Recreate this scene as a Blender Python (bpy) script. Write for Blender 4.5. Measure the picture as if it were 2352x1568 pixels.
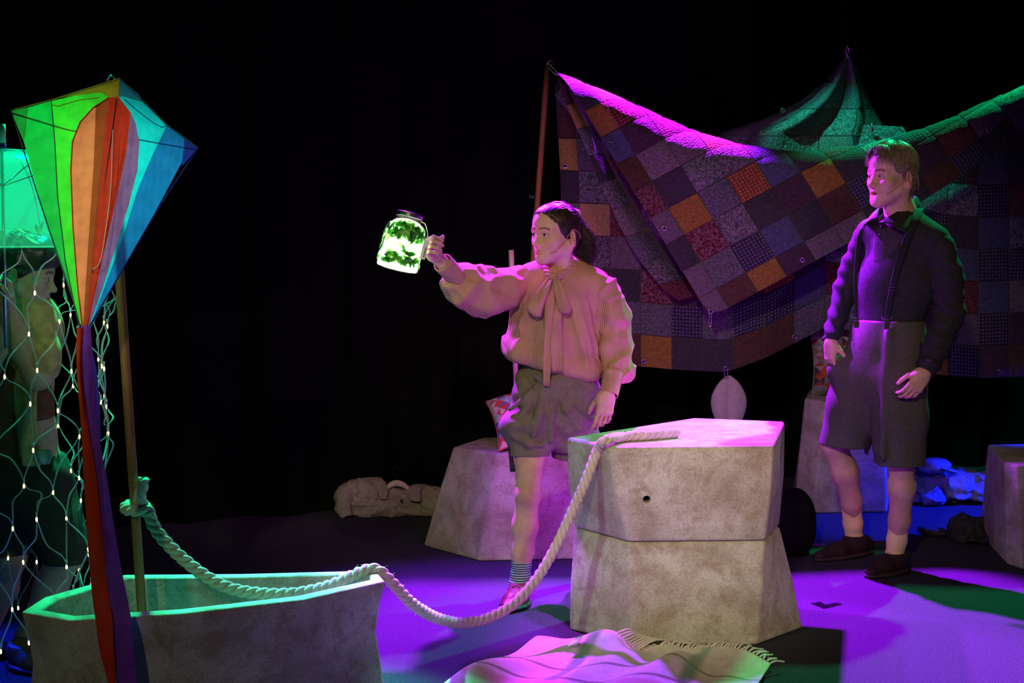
import bpy, bmesh, math, random
import numpy as np
from mathutils import Vector, Matrix, noise as mnoise

for _o in list(bpy.data.objects): bpy.data.objects.remove(_o)
scene = bpy.context.scene
COL = scene.collection
PI = math.pi

# ------------------------------------------------------------ camera
FPX = 2352*50/36.0          # focal length in pixels of the 2352 x 1568 frame
CAMH = 1.52
PITCH = math.atan((784-535)/FPX)
cam = bpy.data.objects.new('camera', bpy.data.cameras.new('camera'))
cam.data.lens = 50; cam.data.sensor_width = 36
cam.location = (0, 0, CAMH); cam.rotation_euler = (PI/2-PITCH, 0, 0)
cam.data.clip_end = 60
COL.objects.link(cam); scene.camera = cam

# ------------------------------------------------------------ world and exposure
wd = bpy.data.worlds.new('world'); scene.world = wd; wd.use_nodes = True
wd.node_tree.nodes['Background'].inputs[0].default_value = (0.30, 0.30, 0.42, 1)
wd.node_tree.nodes['Background'].inputs[1].default_value = 0.006
scene.view_settings.view_transform = 'Standard'
scene.view_settings.look = 'None'
scene.view_settings.exposure = 0.0
scene.view_settings.gamma = 1.0
scene.view_settings.use_curve_mapping = False

# ------------------------------------------------------------ stage lights
def spot(name, loc, tgt, color, watts, deg, blend=.25, r=.06):
    l = bpy.data.lights.new(name, 'SPOT'); l.color = color; l.energy = watts
    l.spot_size = math.radians(deg); l.spot_blend = blend; l.shadow_soft_size = r
    o = bpy.data.objects.new(name, l); COL.objects.link(o); o.location = loc
    o.rotation_euler = (Vector(tgt)-Vector(loc)).to_track_quat('-Z', 'Y').to_euler()
    return o
PNK = (.38, .006, 1.0)
spot('magenta_backlight', (.61, 7.85, 3.38), (.85, 5.5, .2), PNK, 10000, 46, .25)
spot('magenta_sidelight', (-1.0, 7.5, 3.3), (.15, 5.95, 1.3), (.46, .014, 1.0), 3600, 26, .4)
spot('magenta_cross_light', (-.35, 7.75, 3.3), (1.72, 6.32, 1.30), (.42, .012, 1.0), 4600, 16.5, .5)
spot('violet_floor_wash', (-.5, 7.3, 3.6), (.05, 5.1, 0), (.26, .02, 1.0), 2700, 44, .8)
spot('green_backlight', (3.2, 8.4, 4.2), (1.9, 6.6, 1.65), (.0, 1.0, .30), 1250, 29, .3)
spot('teal_peak_light', (.75, 6.5, 3.7), (1.72, 7.6, 2.05), (.0, .85, .50), 420, 24, .4)  # added spot that tints the raised rear quilt corner teal
spot('green_boat_light', (-1.95, 6.45, 3.8), (-1.30, 4.35, .7), (.0, 1.0, .42), 2600, 33, .25)
spot('blue_backlight', (4.2, 7.2, 1.6), (2.4, 7.4, 0), (.005, .015, 1.0), 1900, 31, .5)
spot('blue_left_light', (-3.2, 6.3, 2.6), (-1.9, 4.7, 0), (.005, .02, 1.0), 1500, 26, .5)
spot('warm_front_light', (-.9, -1.2, 3.9), (.55, 5.8, 1.0), (1.0, .79, .45), 680, 29, 1, .12)
spot('pink_front_light', (3.6, .2, 3.9), (.35, 5.8, .95), (1.0, .50, .48), 330, 20, 1, .12)
spot('pale_left_light', (-4.2, 1.0, 3.8), (.38, 5.45, .42), (.66, 1.0, .62), 400, 13.5, .8, .12)
spot('amber_front_light', (1.7, -.9, 3.0), (.75, 5.3, .42), (1.0, .79, .50), 520, 13, .9, .1)
spot('right_front_light', (2.3, -1.0, 3.8), (1.75, 6.3, 1.35), (1.0, .66, .48), 190, 18, .9, .1)
spot('boat_front_light', (-2.2, -1.0, 4.0), (-1.0, 4.4, .35), (1.0, .84, .52), 130, 15, .9, .1)
spot('kite_front_light', (-1.0, -.8, 3.4), (-1.20, 4.1, 1.62), (1.0, .82, .66), 330, 10, .5, .1)
spot('jacket_fill_light', (-2.0, -1.0, 4.0), (-.66, 7.5, .08), (1.0, .95, .78), 150, 7, .7, .1)  # added weak fill that brightens the khaki jacket by the drape
# ------------------------------------------------------------ pixel -> place
_cp, _sp = math.cos(PITCH), math.sin(PITCH)
def ray(px, py):
    u = (px-1176)/FPX; v = -(py-784)/FPX
    return np.array([u, _cp+v*_sp, -_sp+v*_cp])
def W(px, py, Y):
    d = ray(px, py); k = Y/d[1]
    return np.array([k*d[0], Y, CAMH+k*d[2]])
def Gd(px, py, z=0.0):
    d = ray(px, py); k = (z-CAMH)/d[2]
    return np.array([k*d[0], k*d[1], z])
A3 = lambda *a: np.array(a, float)
def nrm(v): v = np.asarray(v, float); return v/max(np.linalg.norm(v), 1e-9)

# ------------------------------------------------------------ objects
def tag(o, label=None, cat=None, group=None, kind=None):
    if label: o['label'] = label
    if cat: o['category'] = cat
    if group: o['group'] = group
    if kind: o['kind'] = kind
    return o
def thing(name, label, cat, loc=(0, 0, 0), group=None):
    o = bpy.data.objects.new(name, None); COL.objects.link(o); o.location = loc
    o.empty_display_size = .05
    return tag(o, label, cat, group)
def wloc(o):
    v = np.array(o.location, float)
    while o.parent is not None:
        o = o.parent; v = v+np.array(o.location, float)
    return v
def mesh_of(name, V, Fc, smooth=True, attrs=None, uv=None):
    V = np.asarray(V, np.float32); me = bpy.data.meshes.new(name)
    if isinstance(Fc, np.ndarray):
        n, k = Fc.shape
        me.vertices.add(len(V)); me.vertices.foreach_set('co', V.ravel())
        me.loops.add(n*k); me.loops.foreach_set('vertex_index', Fc.astype(np.int32).ravel())
        me.polygons.add(n); me.polygons.foreach_set('loop_start', np.arange(0, n*k, k, dtype=np.int32))
        me.update(calc_edges=True); me.validate()
    else:
        me.from_pydata(V.tolist(), [], [list(map(int, f)) for f in Fc]); me.update()
    me.polygons.foreach_set('use_smooth', np.full(len(me.polygons), smooth))
    if attrs:
        for k, a in attrs.items():
            a = np.asarray(a, np.float32)
            if a.ndim == 1:
                at = me.attributes.new(k, 'FLOAT', 'POINT'); at.data.foreach_set('value', a)
            else:
                at = me.attributes.new(k, 'FLOAT_COLOR', 'POINT')
                at.data.foreach_set('color', np.concatenate([a[:, :3], np.ones((len(a), 1), np.float32)], 1).ravel())
    if uv is not None:
        ul = me.uv_layers.new(name='UVMap')
        li = np.zeros(len(me.loops), np.int32); me.loops.foreach_get('vertex_index', li)
        ul.data.foreach_set('uv', np.asarray(uv, np.float32)[li].ravel())
    return me
def obj(name, V, Fc, mat, parent=None, smooth=True, attrs=None, uv=None, label=None):
    V = np.asarray(V, float)
    if parent is not None: V = V-wloc(parent)
    o = bpy.data.objects.new(name, mesh_of(name, V, Fc, smooth, attrs, uv)); COL.objects.link(o)
    o.data.materials.append(mat)
    if parent is not None: o.parent = parent
    if label: o['label'] = label
    return o
def apply_mods(o):
    dg = bpy.context.evaluated_depsgraph_get()
    me = bpy.data.meshes.new_from_object(o.evaluated_get(dg))
    o.modifiers.clear(); o.data = me
def merge(parts):
    Vs, Fs, n = [], [], 0
    for V, Fc in parts:
        V = np.asarray(V, float); Vs.append(V)
        if isinstance(Fc, np.ndarray): Fs.extend((Fc+n).tolist())
        else: Fs.extend([[i+n for i in f] for f in Fc])
        n += len(V)
    V = np.concatenate(Vs)
    if len({len(f) for f in Fs}) == 1: return V, np.array(Fs)
    return V, Fs

# ------------------------------------------------------------ shapes
def smooth_path(pts, step=.02, closed=False):
    """Catmull-Rom through pts, resampled."""
    P = np.asarray(pts, float); n = len(P)
    if n < 3: 
        m = max(2, int(np.linalg.norm(P[1]-P[0])/step)+1)
        return np.array([P[0]+(P[1]-P[0])*t for t in np.linspace(0, 1, m)])
    out = []
    for i in range(n-1):
        p0 = P[i-1] if i > 0 else 2*P[0]-P[1]
        p1, p2 = P[i], P[i+1]
        p3 = P[i+2] if i+2 < n else 2*P[-1]-P[-2]
        m = max(2, int(np.linalg.norm((p2-p1)[:3])/step)+1)
        for t in np.linspace(0, 1, m, endpoint=False):
            out.append(.5*((2*p1)+(-p0+p2)*t+(2*p0-5*p1+4*p2-p3)*t*t+(-p0+3*p1-3*p2+p3)*t**3))
    out.append(P[-1])
    return np.array(out)
def frames(P):
    T = np.gradient(P, axis=0); T /= np.maximum(np.linalg.norm(T, axis=1, keepdims=True), 1e-9)
    ref = np.array([0, 0, 1.]) if abs(T[0][2]) < .9 else np.array([1., 0, 0])
    N = np.zeros_like(P); N[0] = nrm(np.cross(T[0], ref))
    for i in range(1, len(P)):
        v = N[i-1]-T[i]*np.dot(N[i-1], T[i]); N[i] = nrm(v)
    return T, N, np.cross(T, N)
def tube(P, r, n=8, caps=True):
    P = np.asarray(P, float); m = len(P); r = np.broadcast_to(np.asarray(r, float), (m,))
    T, N, B = frames(P); a = np.linspace(0, 2*PI, n, endpoint=False)
    V = P[:, None]+r[:, None, None]*(np.cos(a)[None, :, None]*N[:, None]+np.sin(a)[None, :, None]*B[:, None])
    V = V.reshape(-1, 3)
    i = np.arange(m-1)[:, None]*n; j = np.arange(n)[None]; j2 = (j+1) % n
    Fq = np.stack([i+j, i+j2, i+n+j2, i+n+j], -1).reshape(-1, 4)
    if caps:
        V = np.concatenate([V, P[:1], P[-1:]]); a0, a1 = m*n, m*n+1
        jj = np.arange(n); k = (jj+1) % n
        c0 = np.stack([np.full(n, a0), k, jj, jj], -1); c1 = np.stack([np.full(n, a1), (m-1)*n+jj, (m-1)*n+k, (m-1)*n+k], -1)
        Fl = Fq.tolist()+[[int(x[0]), int(x[1]), int(x[2])] for x in c0]+[[int(x[0]), int(x[1]), int(x[2])] for x in c1]
        return V, Fl
    return V, Fq
def grid_faces(nu, nv, wrap=False):
    i = np.arange(nu-1)[:, None]*nv
    j = np.arange(nv if wrap else nv-1)[None]; k = (j+1) % nv
    return np.stack([i+j, i+nv+j, i+nv+k, i+k], -1).reshape(-1, 4)
def lathe(prof, n=24, M=None):
    a = np.linspace(0, 2*PI, n, endpoint=False); pr = np.asarray(prof, float)
    V = np.stack([pr[:, 0, None]*np.cos(a), pr[:, 0, None]*np.sin(a), np.repeat(pr[:, 1, None], n, 1)], -1).reshape(-1, 3)
    Fq = grid_faces(len(pr), n, True)
    return (V if M is None else xf(V, M)), Fq
def xf(V, M):
    M = np.asarray(M, float); return np.asarray(V)@M[:3, :3].T+M[:3, 3]
def frameM(o, x, y, z):
    M = np.eye(4); M[:3, 0] = x; M[:3, 1] = y; M[:3, 2] = z; M[:3, 3] = o; return M
def torus(c, ax, R, r, n=20, m=8, e=1.0):
    ax = nrm(ax); u = nrm(np.cross(ax, [0, 0, 1] if abs(ax[2]) < .9 else [1, 0, 0])); v = np.cross(ax, u)
    a = np.linspace(0, 2*PI, n, endpoint=False); b = np.linspace(0, 2*PI, m, endpoint=False)
    d = np.cos(a)[:, None]*u+np.sin(a)[:, None]*v*e
    V = c+d[:, None]*(R+r*np.cos(b))[None, :, None]+(r*np.sin(b))[None, :, None]*ax
    i = np.arange(n)[:, None]; j = np.arange(m)[None]
    Fq = np.stack([i*m+j, ((i+1) % n)*m+j, ((i+1) % n)*m+(j+1) % m, i*m+(j+1) % m], -1).reshape(-1, 4)
    return V.reshape(-1, 3), Fq
def ball(c, r, n=12, m=8):
    th = np.linspace(0, PI, m+1)[1:-1]; a = np.linspace(0, 2*PI, n, endpoint=False)
    r = np.broadcast_to(np.asarray(r, float), (3,))
    V = np.stack([np.sin(th)[:, None]*np.cos(a), np.sin(th)[:, None]*np.sin(a), np.repeat(np.cos(th)[:, None], n, 1)], -1).reshape(-1, 3)
    V = np.concatenate([V, [[0, 0, 1]], [[0, 0, -1]]])*r+np.asarray(c)
    Fl = grid_faces(m-1, n, True).tolist(); k = len(V)
    for j in range(n):
        Fl.append([k-2, j, (j+1) % n]); Fl.append([k-1, (m-2)*n+(j+1) % n, (m-2)*n+j])
    return V, Fl
def boxm(c, s, M=None):
    V = np.array([[x, y, z] for x in (-.5, .5) for y in (-.5, .5) for z in (-.5, .5)])*np.asarray(s)+np.asarray(c)
    Fc = [[0, 1, 3, 2], [4, 6, 7, 5], [0, 4, 5, 1], [2, 3, 7, 6], [0, 2, 6, 4], [1, 5, 7, 3]]
    return (V if M is None else xf(V, M)), Fc

# ------------------------------------------------------------ materials
def srgb(r, g, b):
    f = lambda c: (c/255/12.92) if c/255 <= .04045 else ((c/255+.055)/1.055)**2.4
    return (f(r), f(g), f(b), 1)
class NT:
    def __init__(s, name):
        s.m = bpy.data.materials.new(name); s.m.use_nodes = True; s.t = s.m.node_tree
        s.b = s.t.nodes['Principled BSDF']; s.out = s.t.nodes['Material Output']
    def n(s, typ, **kw):
        x = s.t.nodes.new(typ)
        for k, v in kw.items():
            if k.startswith('i_'):
                x.inputs[int(k[2:]) if k[2:].isdigit() else k[2:].replace('_', ' ')].default_value = v
            else: setattr(x, k, v)
        return x
    def l(s, a, b): s.t.links.new(a, b)
    def mix(s, fac, a, b, mode='MIX'):
        x = s.t.nodes.new('ShaderNodeMix'); x.data_type = 'RGBA'; x.blend_type = mode
        for sock, v in ((x.inputs[0], fac), (x.inputs[6], a), (x.inputs[7], b)):
            if hasattr(v, 'is_linked'): s.l(v, sock)
            else: sock.default_value = v
        return x.outputs[2]
    def ramp(s, fac, stops):
        x = s.t.nodes.new('ShaderNodeValToRGB'); s.l(fac, x.inputs[0])
        e = x.color_ramp.elements
        while len(e) < len(stops): e.new(.5)
        for k, (p, c) in enumerate(stops): e[k].position = p; e[k].color = c
        return x.outputs[0]
    def math(s, op, a, b=0.0):
        x = s.t.nodes.new('ShaderNodeMath'); x.operation = op
        for sock, v in ((x.inputs[0], a), (x.inputs[1], b)):
            if hasattr(v, 'is_linked'): s.l(v, sock)
            else: sock.default_value = v
        return x.outputs[0]
    def noise(s, scale, detail=3, rough=.5, vec=None, dist=0):
        x = s.n('ShaderNodeTexNoise'); x.inputs['Scale'].default_value = scale
        x.inputs['Detail'].default_value = detail; x.inputs['Roughness'].default_value = rough
        x.inputs['Distortion'].default_value = dist
        if vec is None: vec = s.coord('Object')
        s.l(vec, x.inputs['Vector']); return x.outputs[0]
    def coord(s, k):
        return s.n('ShaderNodeTexCoord').outputs[k]
    def bump(s, h, strength=.3, dist=.01):
        x = s.n('ShaderNodeBump'); x.inputs['Strength'].default_value = strength; x.inputs['Distance'].default_value = dist
        s.l(h, x.inputs['Height']); s.l(x.outputs[0], s.b.inputs['Normal'])
    def set(s, color=None, rough=.6, spec=.3, metal=0.0):
        if color is not None:
            if hasattr(color, 'is_linked'): s.l(color, s.b.inputs['Base Color'])
            else: s.b.inputs['Base Color'].default_value = color
        s.b.inputs['Roughness'].default_value = rough
        s.b.inputs['Specular IOR Level'].default_value = spec
        s.b.inputs['Metallic'].default_value = metal
        return s.m
def dark(c, f): return (c[0]*f, c[1]*f, c[2]*f, 1)
def cloth(name, c, var=.25, scale=60, bump=.15, rough=.9, fine=900, sheen=0.0):
    t = NT(name); n = t.noise(scale, 4)
    col = t.ramp(n, [(.3, dark(c, 1-var)), (.7, dark(c, 1+var))])
    if bump: t.bump(t.noise(fine, 2), bump, .002)
    if sheen: t.b.inputs['Sheen Weight'].default_value = sheen
    return t.set(col, rough, .15)
def plain(name, c, rough=.5, spec=.4, metal=0.0):
    t = NT(name); n = t.noise(40, 2)
    return t.set(t.ramp(n, [(.3, dark(c, .9)), (.7, dark(c, 1.08))]), rough, spec, metal)
def wood(name, c1, c2, ax='Z', scale=18):
    t = NT(name); mp = t.n('ShaderNodeMapping'); t.l(t.coord('Object'), mp.inputs[0])
    mp.inputs['Scale'].default_value = (6, 6, .35)
    n = t.noise(scale, 5, .6, mp.outputs[0], .4)
    t.bump(n, .15, .003)
    return t.set(t.ramp(n, [(.25, c1), (.75, c2)]), .45, .35)
def emit(name, c, strength):
    t = NT(name); e = t.n('ShaderNodeEmission'); e.inputs[0].default_value = c; e.inputs[1].default_value = strength
    t.l(e.outputs[0], t.out.inputs[0]); return t.m
STEEL = plain('steel', (.55, .55, .58, 1), .22, .5, 1.0)
BLACK = plain('black_plastic', (.012, .012, .013, 1), .5, .3)
# ============================================================ THE SETTING
def mat_carpet():
    t = NT('carpet'); n = t.noise(70, 4); f = t.noise(170, 4, .75)
    col = t.mix(.6, t.ramp(n, [(.3, (.028, .027, .040, 1)), (.7, (.050, .048, .068, 1))]), t.ramp(f, [(.3, (.008, .008, .012, 1)), (.68, (.13, .125, .165, 1))]))
    t.bump(f, .9, .01); return t.set(col, .95, .1)
def mat_curtain():
    t = NT('black_drape'); n = t.noise(250, 3)
    t.bump(n, .2, .002)
    return t.set(t.ramp(n, [(.3, (.0025, .0027, .0025, 1)), (.7, (.006, .0065, .0055, 1))]), 1.0, .03)
V = np.array([[-6, -1, 0], [7, -1, 0], [7, 12, 0], [-6, 12, 0], [-6, -1, -.1], [7, -1, -.1], [7, 12, -.1], [-6, 12, -.1]])
floor = obj('floor', V, [[0, 1, 2, 3], [7, 6, 5, 4], [0, 4, 5, 1], [1, 5, 6, 2], [2, 6, 7, 3], [3, 7, 4, 0]], mat_carpet(), None, False)
tag(floor, 'dark grey carpet stage floor lit violet', 'floor', kind='structure')
# black drape along the back, hung in soft pleats, running away to the right
def curtain():
    n, m = 1300, 14; V = []
    for i in range(n):
        u = i/(n-1); X = -5.6+u*11.5; Yb = 8.07+.385*X
        amp = .045
        for j in range(m):
            v = j/(m-1); z = 3.1*v
            a = amp*(.55+.45*(1-v))
            w = math.sin(X*16+1.3*math.sin(X*2.1)+.25*math.sin(v*3+X))
            w2 = .5*math.sin(X*37+2*math.sin(X*1.3))
            V.append([X+.012*math.sin(X*32+v), Yb+a*w+a*.35*w2, z+.001])
    return np.array(V), grid_faces(n, m)
V, Fq = curtain()
wall = obj('wall_back', V, Fq, mat_curtain(), None, True)
tag(wall, 'black pleated stage drape closing off the back of the stage', 'curtain', kind='structure')

# ============================================================ STONE BLOCKS
def mat_stone(name, seed):
    t = NT(name); mp = t.n('ShaderNodeMapping'); t.l(t.coord('Object'), mp.inputs[0]); mp.inputs['Location'].default_value = (seed*3.1, seed*1.7, seed)
    v = mp.outputs[0]
    big = t.noise(4.5, 4, .55, v, .6); mid = t.noise(14, 5, .65, v, .5); fine = t.noise(170, 4, .7, v)
    c = t.ramp(big, [(.34, (.40, .35, .295, 1)), (.52, (.56, .525, .47, 1)), (.68, (.66, .635, .59, 1))])
    c = t.mix(t.ramp(mid, [(.46, (0, 0, 0, 1)), (.66, (.75, .75, .75, 1))]), c, (.36, .27, .20, 1))
    c = t.mix(.45, c, t.ramp(fine, [(.36, (.20, .17, .14, 1)), (.56, (.85, .83, .78, 1))]), 'MULTIPLY')
    t.bump(t.math('ADD', t.math('MULTIPLY', mid, .5), t.math('MULTIPLY', fine, .5)), .35, .006)
    return t.set(c, .88, .2)
def loft_block(name, rings, mat, label, bevel=.018, group=None, closed_top=True, sub=3):
    """rings: list of closed polygons (same count), bottom to top; a canvas-covered foam block."""
    c = np.mean(np.asarray(rings[0]), 0); loc = (c[0], c[1], min(p[2] for p in rings[0]))
    bm = bmesh.new(); n = len(rings[0]); vs = []
    for r in rings: vs.append([bm.verts.new(Vector(p)-Vector(loc)) for p in r])
    for a, b in zip(vs[:-1], vs[1:]):
        for k in range(n): bm.faces.new((a[k], a[(k+1) % n], b[(k+1) % n], b[k]))
    bm.faces.new(vs[0][::-1])
    if closed_top: bm.faces.new(vs[-1])
    bmesh.ops.recalc_face_normals(bm, faces=bm.faces)
    me = bpy.data.meshes.new(name); bm.to_mesh(me); bm.free()
    o = bpy.data.objects.new(name, me); COL.objects.link(o); o.location = loc; me.materials.append(mat)
    md = o.modifiers.new('b', 'BEVEL'); md.width = bevel; md.segments = 4; md.limit_method = 'ANGLE'; md.angle_limit = math.radians(12)
    apply_mods(o)
    for p in o.data.polygons: p.use_smooth = True
    o.data.set_sharp_from_angle(angle=math.radians(50))
    return tag(o, label, 'block', group)
GB = 'grey painted stage blocks'
# near stack: two blocks, narrow faces together
zt, zj = .735, .375
top = [Gd(1300, 1004, zt), Gd(1397, 1027, zt), Gd(1777, 1023, zt), Gd(1803, 967, zt), Gd(1592, 959, zt)]
jnt = [Gd(1318, 1212, zj), Gd(1444, 1246, zj), Gd(1757, 1243, zj), Gd(1791, 1208, zj), A3(.74, 6.02, zj)]
bas = [Gd(1306, 1446, 0), Gd(1452, 1482, 0), Gd(1738, 1482, 0), Gd(1845, 1443, 0), A3(.82, 6.16, 0)]
cen = np.mean(jnt, 0)
def lerp_ring(a, b, t, bulge=0.0):
    r = [p+(q-p)*t for p, q in zip(a, b)]; c = np.mean(r, 0)
    return [p+(p-c)*bulge for p in r]
up = loft_block('stage_block', [[p+A3(0, 0, .002) for p in jnt], lerp_ring(jnt, top, .5, .02), top], mat_stone('stone_a', 1),
                'upper grey stone-painted block with round hole in its front face, under the rope end', .014, GB)
lo = loft_block('stage_block', [bas, lerp_ring(bas, jnt, .45, .015), jnt], mat_stone('stone_b', 2),
                'lower grey stone-painted block of the near stack, standing on the floor by blanket', .014, GB)
# the finger hole in the upper block
hc = W(1481, 1138, 5.27)
bm = bmesh.new(); bmesh.ops.create_cone(bm, cap_ends=True, segments=28, radius1=.0145, radius2=.0145, depth=.5)
bmesh.ops.rotate(bm, verts=bm.verts, matrix=Matrix.Rotation(PI/2, 3, 'X'), cent=(0, 0, 0))
bmesh.ops.translate(bm, verts=bm.verts, vec=Vector(hc))
me = bpy.data.meshes.new('cutter'); bm.to_mesh(me); bm.free()
cut = bpy.data.objects.new('cutter', me); COL.objects.link(cut)
md = up.modifiers.new('h', 'BOOLEAN'); md.object = cut; md.operation = 'DIFFERENCE'; md.solver = 'EXACT'
apply_mods(up); bpy.data.objects.remove(cut)
# block behind the woman
zr = .485
topR = [Gd(1040, 1026, zr), Gd(1143, 1041, zr), Gd(1330, 1036, zr), Gd(1365, 1004, zr), Gd(1240, 998, zr), Gd(1106, 1005, zr)]
basR = [Gd(972, 1254, 0), Gd(1100, 1289, 0), Gd(1345, 1284, 0), A3(.52, 7.1, 0), A3(.16, 7.32, 0), A3(-.28, 7.28, 0)]
loft_block('stage_block', [basR, lerp_ring(basR, topR, .5, .01), topR], mat_stone('stone_c', 3),
           'grey stone-painted block behind the woman with a patterned cushion on top', .014, GB)
# block behind the man
zb = .63
basM = [Gd(1824, 1168, 0), Gd(1868, 1179, 0), Gd(2038, 1177, 0), A3(2.16, 8.05, 0), A3(1.62, 8.15, 0)]
topM = [Gd(1848, 914, zb), Gd(1893, 922, zb), Gd(2032, 921, zb), A3(2.10, 8.0, zb), A3(1.70, 8.08, zb)]
loft_block('stage_block', [basM, lerp_ring(basM, topM, .5, .01), topM], mat_stone('stone_d', 4),
           'tall grey stone-painted block behind the man carrying a harlequin cushion', .014, GB)
# block at the right edge
ze = .475
basE = [Gd(2312, 1296, 0), Gd(2345, 1308, 0), Gd(2560, 1300, 0), A3(2.9, 7.1, 0), A3(2.35, 7.05, 0)]
topE = [Gd(2305, 1062, ze), Gd(2336, 1068, ze), Gd(2540, 1062, ze), A3(2.85, 7.05, ze), A3(2.36, 7.0, ze)]
loft_block('stage_block', [basE, lerp_ring(basE, topE, .5, .01), topE], mat_stone('stone_e', 5),
           'grey stone-painted block cut off by the right edge of the picture', .014, GB)

# ============================================================ BOAT: hollow block with a rim, waisted sides
ST_BOAT = mat_stone('stone_boat', 6)
zr = .43
orim = [Gd(47, 1404, zr), Gd(160, 1424, zr), Gd(420, 1408, zr), Gd(700, 1376, zr), Gd(886, 1334, zr), Gd(862, 1308, zr), Gd(560, 1316, zr), Gd(285, 1318, zr), Gd(100, 1370, zr)]
orim = np.array(orim); bc = orim.mean(0)
def ring_scaled(R, sx, z, dx=0):
    c = R.mean(0); Q = c+(R-c)*np.array([sx, sx, 0]); Q[:, 2] = z; Q[:, 0] += dx; return Q
waist = ring_scaled(orim, .945, .27); mid = ring_scaled(orim, .965, .35)
foot = ring_scaled(orim, 1.02, 0.0)
irim = ring_scaled(orim, .965, zr+.0); 
# inner offset by fixed thickness
def inset(R, th, z):
    c = R.mean(0); out = []
    n = len(R)
    for k in range(n):
        t = nrm((R[(k+1) % n]-R[k-1])*A3(1, 1, 0)); nn = A3(t[1], -t[0], 0)
        if np.dot(nn, c-R[k]) < 0: nn = -nn
        q = R[k]+nn*th; out.append([q[0], q[1], z])
    return np.array(out)
irim = inset(orim, .055, zr); imid = inset(mid, .045, .33); iw = inset(waist, .035, .27); ifl = inset(foot, .03, .05)
loc = (bc[0], bc[1], 0); bt = thing('boat', 'grey stone-painted hollow boat with mast and rope in the foreground', 'boat', loc)
def closed_rings(rings, capend=True):
    n = len(rings[0]); V = np.concatenate(rings); Fl = grid_faces(len(rings), n, True).tolist()
    if capend: Fl.append(list(range(len(V)-n, len(V))))
    return V, Fl
V, Fl = closed_rings([foot, ring_scaled(orim, .98, .13), waist, mid, orim, irim, imid, iw, ifl])
bo = obj('hull', V, Fl, ST_BOAT, bt, True)
for md_t in ('BEVEL', 'SUBSURF'):
    if md_t == 'BEVEL':
        md = bo.modifiers.new('b', 'BEVEL'); md.width = .01; md.segments = 3; md.limit_method = 'ANGLE'; md.angle_limit = math.radians(20)
apply_mods(bo)
for p in bo.data.polygons: p.use_smooth = True
bo.data.set_sharp_from_angle(angle=math.radians(50))
# ============================================================ POLES
WD = wood('mast_wood', (.18, .075, .025, 1), (.36, .16, .055, 1))
def pole(name, label, a, b, r, hook=True):
    t = thing(name, label, 'pole', tuple(b))
    P = np.array([b+(a-b)*s for s in np.linspace(0, 1, 12)])
    V, Fl = tube(P, [r]*11+[r*.93], 16); obj('shaft', V, Fl, WD, t, True)
    if hook:
        top = a; d = nrm(a-b)
        P = smooth_path([top-d*.02, top+d*.012, top+d*.028+A3(.012, -.004, 0), top+d*.02+A3(.026, -.006, 0), top+d*.004+A3(.02, -.006, 0)], .003)
        V, Fl = tube(P, .003, 8); obj('hook', V, Fl, STEEL, t)
    return t
mt, mb = W(246, 196, 4.36), Gd(325, 1440, .06); mb = A3(mb[0], 4.36, .055)
mb = W(327, 1418, 4.36); mb = mb+(mb-mt)*(((mb[2]-.055))/(mt[2]-mb[2]))
pole('wooden_mast', 'brown wooden mast standing in the boat with the rope knotted round it', mt, mb, .0148)
pt, pb = W(1257, 152, 7.38), W(1197, 985, 7.08)
pb = pt+(pb-pt)*((pt[2]-.487)/(pt[2]-pb[2]))
pole('wooden_pole', 'slanting brown wooden pole behind the woman holding up the quilt corner', pt, pb, .0150)
rt = W(1220, 452, 7.27); V, Fl = torus(rt+A3(.001, 0, 0), A3(.3, 1, .1), .0085, .0016, 16, 6)
obj('screw_eye', V, Fl, STEEL, bpy.data.objects['wooden_pole'])
V, Fl = tube([rt+A3(.006, 0, 0), rt+A3(.026, .004, -.002)], .0015, 6); obj('screw_eye_shank', V, Fl, STEEL, bpy.data.objects['wooden_pole'])
# pale dowel behind the woman's shoulder
a, b = W(1174, 574, 6.97), W(1190, 1010, 6.99); b = a+(b-a)*((a[2]-.487)/(a[2]-b[2]))
V, Fl = tube(np.array([b+(a-b)*s for s in np.linspace(0, 1, 8)]), .0135, 14)
o = obj('wooden_dowel', V, Fl, wood('pale_wood', (.50, .40, .28, 1), (.72, .62, .47, 1)), None)
tag(o, 'pale wooden dowel rising behind the shoulder of the woman', 'dowel')
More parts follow.
